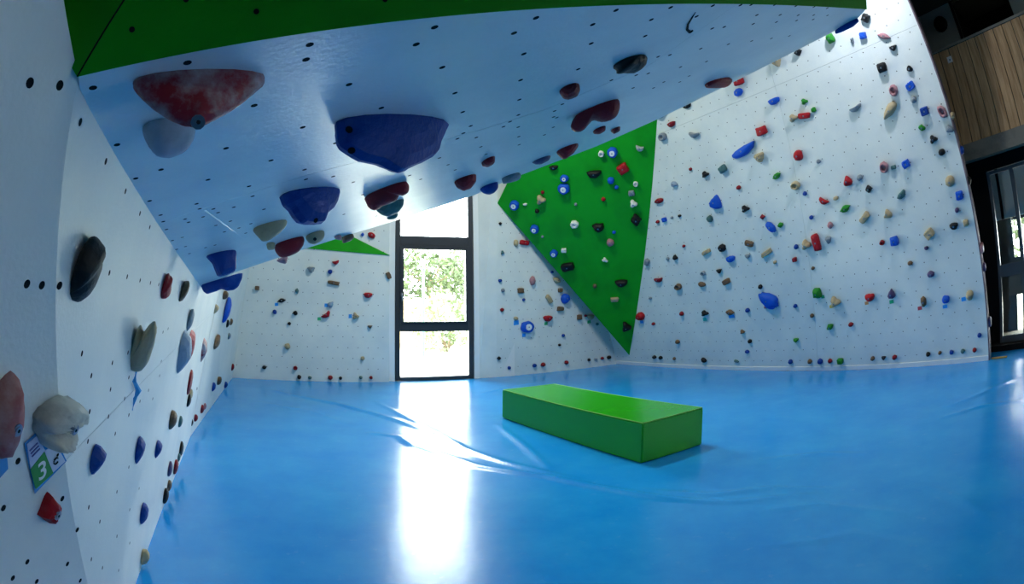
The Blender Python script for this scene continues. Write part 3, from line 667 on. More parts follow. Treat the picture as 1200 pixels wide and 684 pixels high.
# ---- tall leaning wall
RH = """866.7 94.5 10 10 block red|865.8 108 10 9 round blue|775.4 132 14 10 oval palegrey 20|805.8 124 9 6 half black|787.4 145 9 7 half darkred|777.7 160 8 9 ring grey|814 157 11 9 crescent grey -20
907.4 118 14 9 half blue|943 119 8 8 cluster green|930.2 138 10 10 cluster beige|943 135.5 13 7 bar red -12|953.8 128.5 6 7 leaf green -40|893.5 153 11 10 block red|871.6 176 29 12 half blue 13|890.9 183.5 11 13 triangle beige
936.3 181.8 10 13 oval red|848 197.5 8 8 block teal 20|809.7 198 3.5 4 round darkred|827.2 204 8 8 cluster black|790.5 215.4 5 10 half bluegrey 70|772.8 235 10 6 oval darkred|839.6 236 13 17 teardrop blue -25|866 219.5 5 5 round darkred|910.5 206 11 7 leaf green 15|933 216.8 10 10 ring beige
874.2 244.4 9 9 cluster black|894 253.7 6 6 diamond darkred|904 265.4 7 16 oval blue 38|915 263.3 7 6 leaf green|832.5 256 6 8 oval teal|796.7 252.6 3.5 3.5 round black|787.7 254.6 3 3 round grey|779.3 257 4.5 5 square blue|771.2 259.5 4 4 round darkred
801.8 288 3.2 3.5 round darkred|828.2 295 10 4.5 bar beige 15|847 290 8 9 round black|878.6 285 9 6 bar brown -25|899 295.8 13 5.5 bar beige 20|856.7 302.5 10 8 half blue|876.8 299.6 6 6 triangle grey|791.8 301 5 6 teardrop black|783 302.8 3 4 oval grey|759.2 306.7 4 8 bar grey -35|933.5 288.8 5 6 round darkblue|931.8 303.7 5 5 square darkred|908.4 307 4 4 round beige
824.5 319.9 5 5 ring grey|843.4 316.8 6 6 triangle black|772.3 326.8 9 7 crescent darkred|795.7 335.6 7 7 ring brown|823 332.8 8 5.5 oval brown -15|852 329.3 8 6 block brown 15|891.5 335.6 4.5 5 round black|901 350.6 23 17 wedge blue -35|897.4 359.4 3.5 3.5 round pink|876.5 363 5 5 round darkblue|932.4 358 4.5 4.5 round darkblue|762.5 349 3 3 round grey|751.7 370 8.5 9 round red|799.4 367 4 5 oval darkred|826.6 366.5 8 7 cluster black|856 365.5 10 6 leaf brown -15|766.2 379 3.5 3.5 round darkred
870.6 388.4 5 5 cluster brown|794.5 400 5 4.5 round brown|879.2 399.3 4.5 4.5 round black|876 411.6 5 4 round darkblue|767.4 418 4 4 round black|774.8 418.7 4 4 round black|790.6 419.8 3 3.5 round brown|825.4 421.4 6 5 oval black -30|863.4 422.8 5.5 3 oval teal -15|926.7 423.2 5 5 round darkblue|933.5 397.8 6 6 triangle green
1014.5 21 12 12 diamond black|973.8 45 11 13 leaf green 50|999 47.5 4 9 triangle grey|1011.8 41.8 8 8 square blue -10|1036 42.5 16 7 leaf pink -35|1046.8 56 9 8 triangle black|935.5 61 9 9 diamond black|911 72.5 11 12 triangle beige|1034 79 10 11 block black|1065.8 80.5 6 10 half black 50|1047.5 105.8 10 13 ring pink|1067 100.8 10 9 square blue 15|1070.8 116.8 7 8 round grey
1002.5 126 15 9 crescent grey 10|1042.5 129.5 22 12 wedge beige 35|1083.8 130 9.5 9.5 square darkblue|1104.5 130.5 9 16 ring pink 25|1112.5 151 7 14 half grey 60|1080.5 149.5 6.5 10 leaf green 70|1093.8 163 10 11 cluster black|1103.7 178 8 8 round black|959.3 189 5 5 round grey|943.5 226.6 5 5 round darkblue|993.7 211.5 10 12 teardrop red|1007.6 208 7 7 round grey|1018.4 221 8 9 diamond black|965.8 234.6 12 9 crescent red -35|979.7 232 6 5 oval beige|990.6 244.2 13 8 leaf green 12
951 254.4 5 5 round darkblue|1036.6 195.7 10 13 ring pink|1047.3 195.7 6 4.5 bar teal|1062.2 191.6 8.5 9 square blue 15|1056.5 227.8 12 9 half teal 35|1039.7 250 9 14 crescent beige 60|1013.7 254.4 13 8 bar beige 35|1113.3 212 11 13 oval beige|1124.6 228.4 8.5 10 square blue|1121.5 246 5 6 oval purple|973.2 263.4 6 8 oval pink|945.7 286 11 13 cluster beige|957.4 283.3 7.5 20 bar red 5|971.4 280.3 7 9 triangle grey|953 314 4 4 round brown|1034 283.8 6 6 ring darkred|1048.6 281.5 9 10 block blue|1089.5 273 10 11 square beige 30|1117.9 264 10 9 half black|1132 260.5 6 7 block beige|1085.7 290.3 5 4.5 round purple|1066.7 308 6 5 oval brown|1091 320.7 8.5 7 oval purple
958.3 342.3 11 13 leaf green 45|979.6 353 12 13 cluster beige|1019.7 347.3 11 10 half red|1045 343.5 9 11 teardrop purple|1082.5 352.8 6.5 12 oval brown|1108.5 350 9 9 round blue|1136.6 345 9 11 round beige|952 369.5 4.5 4.5 round brown|973 382.4 6 9 leaf green -60|997.5 379.7 6 5 oval darkred|1148 392.3 5 5 round darkblue|949.5 423 5 5 round brown|961.5 422.7 6 6 round darkblue|973.2 422.4 5 5 round darkred|985.2 422.4 6.5 6 block green|1022.9 419.5 5 5 round brown|1036 418.6 5 5 triangle black|1048.6 418 5.5 5.5 round darkred|1087.8 414.5 5 5 round black|1101.5 413 4 4 round brown|1115.3 412 5 5 round darkblue|1128.4 411 5 5 round teal|1142.2 409.5 5 5 round darkred"""
# ---- white panel below the green triangle
BRH = """586 262 3.2 3.5 round black|604.2 284.7 5 8 oval beige|613.9 284.4 10 5.5 bar red -8|588.4 295.8 4 5 cluster teal|623.5 329 6 11 oval pink|652 328.6 6 10 leaf beige 70|646.7 318.6 3.2 3.2 round darkblue|585.8 328.6 4 4 round darkblue|589 340 4 5 oval grey|609.5 340.5 6.5 6 block brown|613.5 351 3.5 3.5 round darkblue|642.8 350.5 4.5 11 bar beige 35|656 340 4.5 5 square brown|661.6 349.6 9.5 12 oval blue
588 362.8 4.5 4.5 round darkred|604.2 373 5 4.5 oval beige|617 382.8 14 14 disc blue|641.4 372.5 10 8 half red|656 361.6 7 5 bar brown|678.2 371.4 4.5 6 square brown|685.8 369.8 3 3.2 round darkred|691.4 370.7 8 7 half beige|699.5 379.5 3 3.5 round teal|659.8 392.8 3.5 3.5 round darkblue|655.4 404 3 3 round black|584.4 419.5 4 4 round black|596.3 430.7 4 4 round darkblue|626 428 4.5 4.5 round darkblue|636 427 5 5 round darkred|663.3 424.4 4.5 4.5 round darkred|689.8 421.4 3 3.5 round black|698 420.7 3 3 round grey|705.4 419.6 3.5 3.5 round darkred|713.3 418.4 4.5 4.5 round black"""
GH = """704.7 179.8 7 7 ring white|717.7 178 12 12 disc blue|749.8 172.6 10 9 crescent palegrey -20|730 196.7 12 11 block red 25|696.3 202.8 17 10 half black|716 211 8 8 round blue|722.6 219 5 4.5 round blue|745 215 6 6 ring white|740 225.6 7 6 block grey|742.3 238 10 9.5 cluster white|707.2 233 5 5 round red|661.6 208.4 10 8 disc blue|661 220.3 14 12 disc blue|634 233.5 12 12 cluster beige|636 225 4 4 round darkred|615.6 239 5 3.5 half white|603.3 239.6 10.5 11 disc blue|629.6 247 5 5 round black|674.7 239 4 3.5 oval grey|649 195.8 11 6 half black
673.5 262 9.5 8.5 disc white|701.6 265.4 13 12 half black|745.4 256.7 13 14 diamond black|627 267.5 9.5 9.5 disc blue|635.8 277 3.5 3 round grey|719.6 271.6 4.5 3.5 round blue|715.3 283.3 9 8 oval pink 30|649.5 296 8.5 8 disc blue|661.2 292.6 6 5 block white|665.3 311.6 15 8 bar black 8|709 304 8 5 cluster white -30|728.2 330.4 15 9 half black|697.2 334.7 4.5 5 round brown|720.5 350 9 4.5 bar beige|734 382 12 12 cluster black"""
BLH = """364.4 315.4 9 8 triangle grey|386.8 318.2 5.5 5.5 round darkblue|393.3 306.8 8 6 crescent red 15|391 331.4 14 4.5 bar brown -8|455.3 322.8 5 8 square brown 25|301.5 337.5 5 5 square brown|348 341 4 6.5 oval teal|330 352 10 5 leaf black 10|322 365.4 5 5.5 round darkblue|346 366.7 5.5 5.5 round black|431.3 345.5 10 7.5 half red|387.7 356.2 7 8 teardrop bluegrey -40|381.9 368.2 12 8 crescent red 40|416.6 370.4 8 9 cluster beige|433.5 382.6 5.5 5 triangle brown|339 379 4 4 round black|336.8 405.7 7 7 round beige|424.9 419.8 5 5 round beige|309.7 430.2 5 4.5 round black|346 431 5 5 ring darkred|350.6 441.6 5 5 round black|363.2 442.2 4 4 round teal|387.1 442.2 5.5 5.5 round darkred|399 442.8 4 4 round black|422.7 442.2 4 4 round teal|434.7 442.2 4 4 round darkred|424.8 274.8 4.5 5 diamond blue|435.2 275.6 9 6.5 oval red -25"""
def parse(txt, pl, wall):
    for it in txt.replace('\n', '|').split('|'):
        t = it.split()
        hold(pl, wall, float(t[0]), float(t[1]), float(t[2]), float(t[3]), t[4], t[5], float(t[6]) if len(t) > 6 else 0)
parse(RH, R, 'R'); parse(BRH, BR, 'BR'); parse(GH, GP, 'G'); parse(BLH, BL, 'BL')
# holds on the return beside the window and on the edge board of the leaning wall
SIDE = Plane(brl, unit(np.cross(unit(brl - WN.at(fr + .12, 0, 0)), Z)) * 1.0)
if SIDE.n[1] > 0: SIDE = Plane(brl, -SIDE.n)
for (x, y, w_, h_, k_, c_) in ((578.2, 255.4, 4.5, 11, 'half', 'red'), (578, 310, 4, 6.5, 'oval', 'darkred'), (577, 343.5, 4.5, 5.5, 'round', 'beige')):
    hold(SIDE, 'SIDE', x, y, w_, h_, k_, c_, depth=.03)
ER = Plane(R.at(redge(1), 1), R.e1, R.n)
for (v, c_, k_) in ((.55, 'purple', 'block'), (1.35, 'purple', 'oval'), (1.62, 'pink', 'block'), (2.55, 'black', 'wedge'), (2.95, 'darkblue', 'round'), (3.42, 'beige', 'shield')):
    p = R.at(redge(v) + .022, v, -.07); q = proj([p])[0]
    hold(Plane(p, unit(R.e1 + .02 * Z), R.n), 'EDGE', q[0], q[1], 4, 10, k_, c_, depth=.04, bolt=False)
for (pl, x, y, w_, h_, c_, hst) in ((R, 752, 377, 4, 4, 'blue', 'red round hold beside the green triangle'), (R, 826, 374, 4.5, 4.5, 'teal', 'black lobed hold low on the leaning wall'), (R, 857.5, 370.5, 7, 4, 'blue', 'brown leaf shaped hold'),
        (R, 964.4, 347.5, 4, 4, 'green', 'green leaf shaped hold'), (R, 974.4, 359, 4.5, 4, 'yellow', 'beige lobed hold'), (R, 1015.6, 355, 4.5, 4, 'orange', 'red half moon hold'), (R, 1044.8, 353.5, 5, 4.5, 'green', 'purple teardrop hold'), (R, 1077.9, 361, 5, 4.5, 'red', 'brown oval hold'), (R, 1107.4, 359, 5.5, 4.5, 'blue', 'blue round hold'), (R, 1129.3, 350.3, 5.5, 5, 'blue', 'round beige hold'),
        (BR, 605, 378, 6, 6, 'blue', 'beige hold near the window trim'), (BR, 613.8, 392.6, 4, 4.5, 'blue', 'big blue disc hold'), (BR, 639.8, 379, 4, 4, 'green', 'red half moon hold'), (BR, 690.3, 377, 4, 4, 'green', 'beige half moon hold'), (GP, 725, 388.5, 6, 5, 'blue', 'black hold at the green triangle tip'),
        (BL, 324, 356.5, 4, 4, 'blue', 'thin black leaf shaped hold'), (BL, 382.5, 357.5, 4.5, 4.5, 'blue', 'blue-grey teardrop hold'), (BL, 374, 373.4, 4, 4, 'green', 'red crescent hold'), (BL, 410.5, 370.4, 4, 5, 'blue', 'beige lobed hold')):
    tape(pl, x, y, w_, h_, c_, hst)

# ---- side wall: profiles traced from the side
c2 = dict(sc_=3.42, o_=(80, 270))
tdome(L1, 'L', [(60, 60), (75, 45), (95, 52), (120, 85), (138, 110), (138, 130), (125, 150), (128, 180), (110, 225), (90, 245), (65, 248), (52, 215), (50, 110)], ((51, 80), (60, 246)), .07, 'shield', 'black', desc='large glossy black hold high on the side wall beside the pillar edge', smooth=True, **c2)
tdome(L1, 'L', [(385, 190), (400, 185), (405, 198), (417, 205), (412, 230), (410, 255), (383, 258)], ((383, 190), (382, 258)), .05, 'block', 'red', desc='red stepped hold on the side wall just under the overhang', **c2)
tdome(L1, 'L', [(455, 225), (485, 220), (485, 235), (470, 260), (453, 262)], ((454, 225), (453, 262)), .06, 'wedge', 'brown', desc='brown wedge hold on the side wall in the corner below the overhang', **c2)
tdome(L1, 'L', [(262, 440), (275, 390), (290, 385), (300, 418), (315, 400), (335, 370), (350, 368), (357, 400), (345, 460), (325, 520), (300, 555), (265, 558), (257, 530)], ((266, 400), (262, 556)), .05, 'wedge', 'beige', desc='forked beige hold with a chalk streak on the side wall', smooth=True, **c2)
c6 = dict(sc_=4.886, o_=(200, 330))
tdome(L1, 'L', [(72, 280), (100, 305), (118, 335), (120, 400), (115, 435), (70, 495), (40, 520), (50, 440)], ((70, 282), (42, 518)), .09, 'wedge', 'bluegrey', desc='big grey pointed wedge hold in the middle of the side wall', **c6)
tdome(L1, 'L', [(105, 310), (140, 345), (135, 385), (122, 410), (116, 340)], ((104, 312), (118, 410)), .1, 'half', 'red', desc='small red hold peeking out behind the big grey wedge hold', **c6)
tdome(L2, 'L', [(150, 300), (175, 310), (205, 355), (208, 400), (180, 450), (155, 460)], ((150, 302), (154, 460)), .1, 'half', 'red', m=M_CHALK, desc='red and white half moon hold on the side wall past the grey wedge', **c6)
tdome(L2, 'L', [(262, 305), (285, 315), (280, 360), (252, 385)], ((260, 306), (252, 384)), .14, 'block', 'brown', desc='brown blocky hold on the far part of the side wall', **c6)
tdome(L1, 'L', [(108, 170), (130, 165), (135, 200), (125, 240), (98, 275)], ((106, 170), (97, 275)), .06, 'half', 'grey', desc='long grey half moon hold above the big grey wedge hold', **c6)
tdome(L2, 'L', [(155, 95), (185, 85), (205, 110), (200, 140), (170, 165), (150, 165)], ((153, 94), (149, 165)), .18, 'half', 'blue', desc='large blue half moon hold on the side wall under the twisted blue hold', smooth=True, **c6)
tdome(L2, 'L', [(312, 130), (340, 130), (348, 160), (330, 190), (312, 188)], ((311, 130), (311, 189)), .2, 'half', 'blue', desc='blue half moon hold on the side wall near the back corner', smooth=True, **c6)
LH = [(L2, 264.7, 345.6, 6, 7, 'cluster', 'brown'), (L2, 253.6, 362, 6, 9, 'leaf', 'beige'), (L2, 267.3, 379, 3, 6, 'round', 'black'), (L2, 271.5, 377, 3, 5, 'round', 'brown'), (L2, 269, 393.6, 3, 5, 'round', 'grey'),
      (L2, 251, 453, 4, 8, 'half', 'darkblue'), (L2, 257.5, 446, 5, 7, 'block', 'brown'), (L2, 265, 450.7, 3.5, 5, 'round', 'darkblue'), (L2, 237.5, 479, 3.5, 8, 'round', 'darkred'), (L2, 240.5, 476, 3, 6, 'round', 'pink'), (L2, 230, 489.5, 4, 7, 'round', 'darkred'), (L2, 225, 495, 3, 7, 'round', 'black'), (L2, 229.5, 455, 3.5, 6, 'round', 'black'), (L2, 273, 430, 3, 5, 'round', 'darkred'),
      (L1, 223.6, 447.5, 4, 16, 'bar', 'darkred'), (L1, 224, 462, 4, 7, 'round', 'beige'), (L1, 222, 469, 4, 8, 'round', 'black'), (L1, 203.7, 491.5, 8, 15, 'half', 'brown'), (L1, 212, 493.7, 4, 8, 'round', 'teal'),
      (L1, 117, 538, 15, 34, 'leaf', 'darkblue'), (L1, 165.7, 527, 9, 27, 'leaf', 'darkblue'), (L1, 186.7, 526, 7, 16, 'leaf', 'darkblue'), (L1, 213, 526, 4, 11, 'round', 'black'), (L1, 210, 536, 3, 6, 'round', 'teal'), (L1, 206.7, 546.7, 4.5, 11, 'round', 'darkred'), (L1, 200, 549, 4.5, 12, 'round', 'purple'), (L1, 199, 568.7, 4.5, 9, 'round', 'brown'), (L1, 195, 580.5, 5.5, 13, 'round', 'black'), (L1, 170, 601, 8, 21, 'half', 'darkblue'), (L1, 170.7, 652, 9, 16, 'round', 'beige')]
for (pl, x, y, w_, h_, k_, c_) in LH:
    x0 = x - w_ / 2; yt, yb = y - h_ / 2, y + h_ / 2
    prof = {'leaf': [(0, 0), (.55, .12), (1, .38), (.9, .55), (.5, .8), (0.05, 1)], 'half': [(0, 0), (.7, .12), (1, .4), (.9, .7), (.4, .95), (0, 1)], 'block': [(0, 0), (.9, .05), (1, .5), (.7, .9), (0, 1)], 'bar': [(0, 0), (.8, .1), (1, .4), (.7, .85), (0, 1)]}.get(k_, [(0, 0), (.7, .06), (1, .35), (1, .62), (.65, .95), (0, 1)])
    pa, pb = pl.h(x0, yt), pl.h(x0, yb)
    tdome(pl, 'L', [(x0 + a * w_, yt + b * h_) for a, b in prof], ((x0, yt), (x0, yb)), .38 * np.linalg.norm(pa - pb), k_, c_)
# pillar facet holds
hold(L0, 'P', -1, 487, 30, 94, 'oval', 'pink', depth=.05, desc='worn pink oval hold with a steel bolt on the pillar', m=mat('hold_pink_worn', (150, 86, 88), .6, .4, bump=.2, col2=(186, 160, 160), nscale=9))
hold(L0, 'P', 63, 487, 52, 62, 'shield', 'white', depth=.055, groove=.55, desc='big round chalky white hold above the number 3 card', m=mat('hold_white_chalk', (206, 206, 196), .65, .4, bump=.3, bscale=30, col2=(150, 150, 146), nscale=8))
hold(L0, 'P', 54, 594, 22, 34, 'diamond', 'red', ang=-15, depth=.035, desc='faceted dark red hold with a bolt below the number 3 card')
# chalk streak of blue film below the forked hold
bm = bmesh.new(); bm_tube(bm, [L1.h(156, 434) + L1.n * .012, L1.h(154.5, 446) + L1.n * .01, L1.h(157, 456) + L1.n * .018, L1.h(154.5, 466) + L1.n * .012, L1.h(154, 480) + L1.n * .004], [.004, .008, .012, .007, .002], 6)
tag(from_bm('tape_strip', bm, mat('tape_glossy_blue', (70, 170, 235), .15)), 'shiny blue tape strip hanging below the forked beige hold', 'tape')

# ---- overhang holds
c3_ = dict(sc_=7.5, o_=(380, 120)); c5 = dict(sc_=5.95, o_=(290, 200)); c4 = dict(sc_=5.26, o_=(640, 60)); cb5 = dict(sc_=11.4, o_=(230, 285)); cd4 = dict(sc_=4.0, o_=(300, 171)); ce = dict(sc_=5.0, o_=(560, 130)); cr = dict(sc_=5.7, o_=(750, 80))
tdome(OV, 'O', [(155, 97), (160, 91), (170, 88), (200, 88.5), (235, 89.5), (265, 88.5), (290, 87), (305, 87), (311, 92), (309, 100), (295, 112), (283, 122), (270, 132), (250, 143), (235, 149), (220, 148), (200, 141), (180, 128), (165, 115), (157, 106)], ((158, 94), (309, 90)), .032, 'half', 'maroon', m=M_CHALK, bolt=(232, 143), desc='big chalky maroon jug hold at the lip of the overhang', smooth=True)
tdome(OV, 'O', [(168, 145), (178, 141), (200, 143), (222, 148), (227, 157), (225, 168), (215, 180), (200, 185), (188, 183), (178, 172), (170, 157)], ((168, 146), (226, 150)), .04, 'round', 'bluegrey', desc='smooth white rounded hold, shade painted grey, tucked behind the chalky maroon jug', m=mat('hold_shaded_white', (168, 180, 192), .6, .3, bump=.2, col2=(140, 152, 166), nscale=10), smooth=True)  # grey colour stands in for the shade on a white hold
tdome(OV, 'O', [(105, 165), (200, 125), (350, 92), (480, 100), (650, 108), (670, 130), (790, 128), (830, 145), (960, 155), (1000, 185), (1045, 185), (1072, 225), (1040, 290), (1000, 380), (990, 445), (940, 490), (840, 545), (720, 600), (650, 622), (610, 600), (530, 565), (500, 545), (340, 510), (250, 465), (150, 400), (120, 350), (110, 250)], ((105, 165), (1065, 205)), .06, 'block', 'darkblue', bolt=[(409, 152), (412, 176)], desc='largest deep blue faceted hold in the middle of the overhang', **c3_)
tdome(OV, 'O', [(240, 160), (330, 118), (450, 115), (540, 115), (625, 155), (610, 220), (580, 275), (540, 305), (525, 350), (510, 375), (430, 378), (375, 365), (330, 310), (305, 270), (265, 235)], ((240, 160), (625, 155)), .07, 'shield', 'darkblue', bolt=[(370, 258)], desc='blue bucket shaped hold hanging between beige and maroon holds on the overhang', **c5)
tdome(OV, 'O', [(140, 160), (250, 115), (480, 90), (520, 125), (518, 250), (515, 380), (400, 430), (310, 450), (270, 350), (240, 270)], ((140, 160), (520, 110)), .06, 'block', 'darkblue', desc='blue waisted hold on the overhang close to the side wall', **cb5)
tdome(OV, 'O', [(60, 560), (200, 500), (350, 460), (460, 420), (620, 390), (610, 470), (560, 580), (500, 625), (420, 640), (330, 610), (260, 640), (140, 680), (90, 640)], ((65, 560), (615, 400)), .05, 'wedge', 'darkblue', desc='blue winged hold at the foot of the overhang against the side wall', **cb5)
tdome(OV, 'O', [(820, 190), (900, 145), (1000, 100), (1100, 65), (1125, 100), (1120, 150), (1085, 175), (1050, 165), (1030, 210), (980, 235), (930, 250), (890, 280), (850, 265), (835, 230)], ((822, 190), (1110, 72)), .06, 'bar', 'maroon', desc='long maroon hold on the overhang in front of the window', smooth=True, **c5)
tdome(OV, 'O', [(910, 275), (960, 240), (1040, 210), (1078, 195), (1070, 250), (1030, 300), (990, 320), (950, 310)], ((910, 275), (1078, 195)), .06, 'half', 'teal', desc='grey-green half moon hold just past the long maroon hold by the window', **c5)
tdome(OV, 'O', [(988, 318), (1010, 305), (1032, 313), (1025, 338), (1000, 335)], ((988, 316), (1032, 310)), .04, 'round', 'teal', desc='tiny grey-green knob hold below the half moon hold by the window', **c5)
tdome(OV, 'O', [(28, 410), (100, 375), (180, 345), (250, 335), (280, 350), (270, 385), (235, 425), (200, 455), (150, 485), (105, 495), (70, 460)], ((30, 410), (278, 345)), .06, 'crescent', 'beige', desc='beige crescent hold on the overhang beside the blue bucket hold', smooth=True, **c5)
tdome(OV, 'O', [(190, 520), (260, 490), (380, 450), (398, 470), (390, 520), (350, 570), (290, 600), (230, 605), (195, 570)], ((185, 522), (395, 455)), .06, 'half', 'maroon', desc='maroon half moon hold between two beige holds on the overhang', smooth=True, **c5)
tdome(OV, 'O', [(135, 515), (185, 495), (192, 520), (180, 550), (145, 555)], ((135, 515), (190, 498)), .05, 'round', 'beige', desc='small beige knob hold touching the maroon half moon hold', **c5)
tdome(OV, 'O', [(200, 625), (240, 605), (285, 600), (270, 650), (225, 640)], ((200, 622), (285, 600)), .05, 'round', 'pink', desc='small pink hold beneath the maroon half moon hold', **c5)
tdome(OV, 'O', [(400, 455), (470, 430), (535, 418), (538, 460), (510, 495), (465, 515), (425, 500)], ((400, 455), (537, 420)), .06, 'half', 'beige', bolt=[(369, 280)], desc='beige half moon hold with one bolt under the blue bucket hold', smooth=True, **c5)
tdome(OV, 'O', [(655, 465), (735, 440), (745, 465), (720, 490), (665, 508)], ((655, 465), (738, 442)), .05, 'block', 'brown', desc='brown blocky hold at the overhang edge above the small green wedge', **c5)
tdome(OV, 'O', [(603, 462), (650, 448), (660, 465), (655, 485), (615, 478)], ((603, 462), (655, 447)), .04, 'block', 'pink', desc='dusty pink blocky hold beside the brown block at the overhang edge', **c5)
tdome(OV, 'O', [(928, 170), (975, 145), (1032, 130), (1033, 165), (1005, 200), (975, 212), (940, 195)], ((928, 170), (1033, 132)), .06, 'half', 'maroon', desc='maroon half moon hold at the overhang edge above the window', **cd4)
tdome(OV, 'O', [(1060, 72), (1090, 60), (1117, 55), (1115, 85), (1090, 97), (1065, 92)], ((1060, 72), (1117, 56)), .05, 'block', 'darkred', desc='small dark red block above the maroon hold at the overhang edge', **cd4)
tdome(OV, 'O', [(1053, 195), (1100, 175), (1130, 172), (1130, 205), (1110, 225), (1080, 225), (1060, 210)], ((1053, 195), (1131, 174)), .06, 'half', 'darkblue', desc='blue half moon hold at the overhang edge beside the window trim', smooth=True, **cd4)
tdome(OV, 'O', [(145, 390), (180, 375), (225, 365), (247, 385), (240, 405), (190, 420), (155, 425)], ((145, 390), (246, 366)), .05, 'block', 'grey', desc='grey blocky hold at the overhang edge above the green triangle', **ce)
tdome(OV, 'O', [(455, 240), (520, 205), (585, 190), (590, 205), (560, 250), (520, 280), (495, 282)], ((455, 240), (590, 192)), .06, 'wedge', 'maroon', desc='wide maroon wedge hold at the overhang edge above the green triangle', **ce)
tdome(OV, 'O', [(318, 298), (370, 275), (425, 265), (415, 290), (375, 310), (345, 310)], ((318, 298), (425, 266)), .05, 'crescent', 'purple', desc='thin purple-grey crescent hold at the overhang edge above the green triangle', **ce)
tdome(OV, 'O', [(180, 400), (240, 350), (310, 320), (450, 290), (458, 340), (440, 400), (390, 430), (340, 435), (290, 420), (265, 445), (230, 490), (180, 500), (150, 475), (155, 440)], ((170, 405), (455, 295)), .06, 'crescent', 'maroon', desc='large curved maroon hold above two small red holds on the overhang', smooth=True, **c4)
tdome(OV, 'O', [(78, 255), (120, 225), (205, 200), (210, 240), (190, 275), (140, 297), (105, 292)], ((78, 255), (208, 202)), .05, 'block', 'darkred', desc='dark red blocky hold above the large curved maroon hold', **c4)
tdome(OV, 'O', [(425, 75), (460, 55), (500, 35), (570, 35), (605, 70), (600, 100), (570, 125), (520, 120), (480, 130), (460, 125), (462, 100)], ((425, 72), (606, 55)), .05, 'cluster', 'black', desc='black two lobed hold alone on the overhang', smooth=True, **c4)
tdome(OV, 'O', [(288, 492), (330, 470), (367, 462), (365, 490), (330, 510), (295, 508)], ((288, 492), (367, 463)), .045, 'half', 'darkred', desc='small dark red hold below the large curved maroon hold, nearer the window', **c4)
tdome(OV, 'O', [(395, 490), (430, 470), (458, 465), (455, 492), (420, 510)], ((395, 490), (458, 466)), .04, 'half', 'darkred', desc='small dark red hold below the large curved maroon hold, farther from window', **c4)
tdome(OV, 'O', [(442, 100), (490, 70), (540, 48), (570, 70), (605, 95), (590, 122), (540, 125), (460, 122)], ((442, 98), (606, 78)), .05, 'wedge', 'red', desc='pointed red hold on the overhang edge over the leaning wall', **cr)
tdome(OV, 'O', [(978, 36), (988, 31), (998, 25.5), (1005, 21), (1007, 25), (999, 32), (988, 37), (979, 40)], ((978, 36), (1005, 21)), .03, 'crescent', 'darkblue', desc='thin blue crescent hold on the end of the overhang edge')

# ------------------------------------------------------------------ number card on the pillar
def cpx(x, y): return (x / 3.6, 430 + y / 3.6)
def card_poly(name, pts, k, m, parent):
    return wchild(slab(name, [L0.h(*cpx(*p)) + L0.n * k for p in pts], L0.n, .0012, m), parent)
card = empty('number_card', L0.h(*cpx(180, 400)))
card_poly('sleeve', [(98, 318), (160, 262), (232, 300), (276, 392), (142, 530)], .004, mat('sleeve_blue', (70, 140, 205), .15), card)
card_poly('paper', [(106, 320), (150, 282), (182, 345), (122, 425)], .006, mat('paper_lilac', (196, 204, 226), .5), card)
card_poly('paper', [(180, 348), (228, 318), (268, 392), (214, 440)], .006, mat('paper_white', (206, 212, 226), .5), card)
gsq = card_poly('green_square', [(120, 424), (178, 350), (216, 440), (142, 508)], .0068, mat('card_green', (40, 138, 40), .5), card)
def text_mesh(s, name, ctr, ex, ey, size, m, parent):
    cu = bpy.data.curves.new(name, 'FONT'); cu.body = s; cu.size = 1; cu.align_x = 'CENTER'; cu.align_y = 'CENTER'; cu.offset = .015
    to = bpy.data.objects.new(name, cu); COL.objects.link(to)
    me = bpy.data.meshes.new_from_object(to); bpy.data.objects.remove(to)
    o = link(name, me, m); b = np.eye(4); n = np.cross(ex, ey); b[:3, 0] = ex * size; b[:3, 1] = ey * size; b[:3, 2] = n; b[:3, 3] = ctr
    o.matrix_basis = Matrix(b.tolist()); return wchild(o, parent)
tp = [L0.h(*cpx(*p)) for p in ((168, 430), (205, 402), (150, 385))]
ex_ = unit(tp[1] - tp[0]); ey_ = unit(np.cross(L0.n, ex_))
tl = np.linalg.norm(L0.h(*cpx(165, 385)) - L0.h(*cpx(165, 480)))
text_mesh('3', 'digit', tp[0] + L0.n * .0082, ex_, ey_, tl * 1.1, M_WHITE, card)
for k_ in range(3):
    card_poly('text_line', [(114 + 5 * k_, 345 + 12 * k_), (148 + 5 * k_, 310 + 12 * k_), (150 + 5 * k_, 314 + 12 * k_), (116 + 5 * k_, 349 + 12 * k_)], .0075, mat('ink_purple', (96, 90, 150), .6), card)
c_ = L0.h(*cpx(226, 388)); bm = bmesh.new()
rr = np.linalg.norm(L0.h(*cpx(226, 376)) - L0.h(*cpx(226, 400)))
bm_tube(bm, [c_ + L0.n * .0078 + (ex_ * math.cos(t) + ey_ * math.sin(t)) * rr * .5 for t in np.linspace(.6, 5.6, 12)], rr * .11, 5)
bm_disc(bm, c_ + L0.n * .0082 + (ex_ * .35 + ey_ * .85) * rr, ex_, ey_, rr * .3, 8)
wchild(from_bm('icon', bm, M_BLACK), card)
tag(card, 'small tilted card with a white 3 on green square below the white hold', 'sign')
card2 = tag(slab('card_sleeve', [L0.h(x, y) + L0.n * .004 for x, y in ((-14, 530), (6, 520), (8, 548), (-10, 568))], L0.n, .0015, MATS['sleeve_blue']), 'blue plastic card sleeve under the worn pink hold', 'sign')

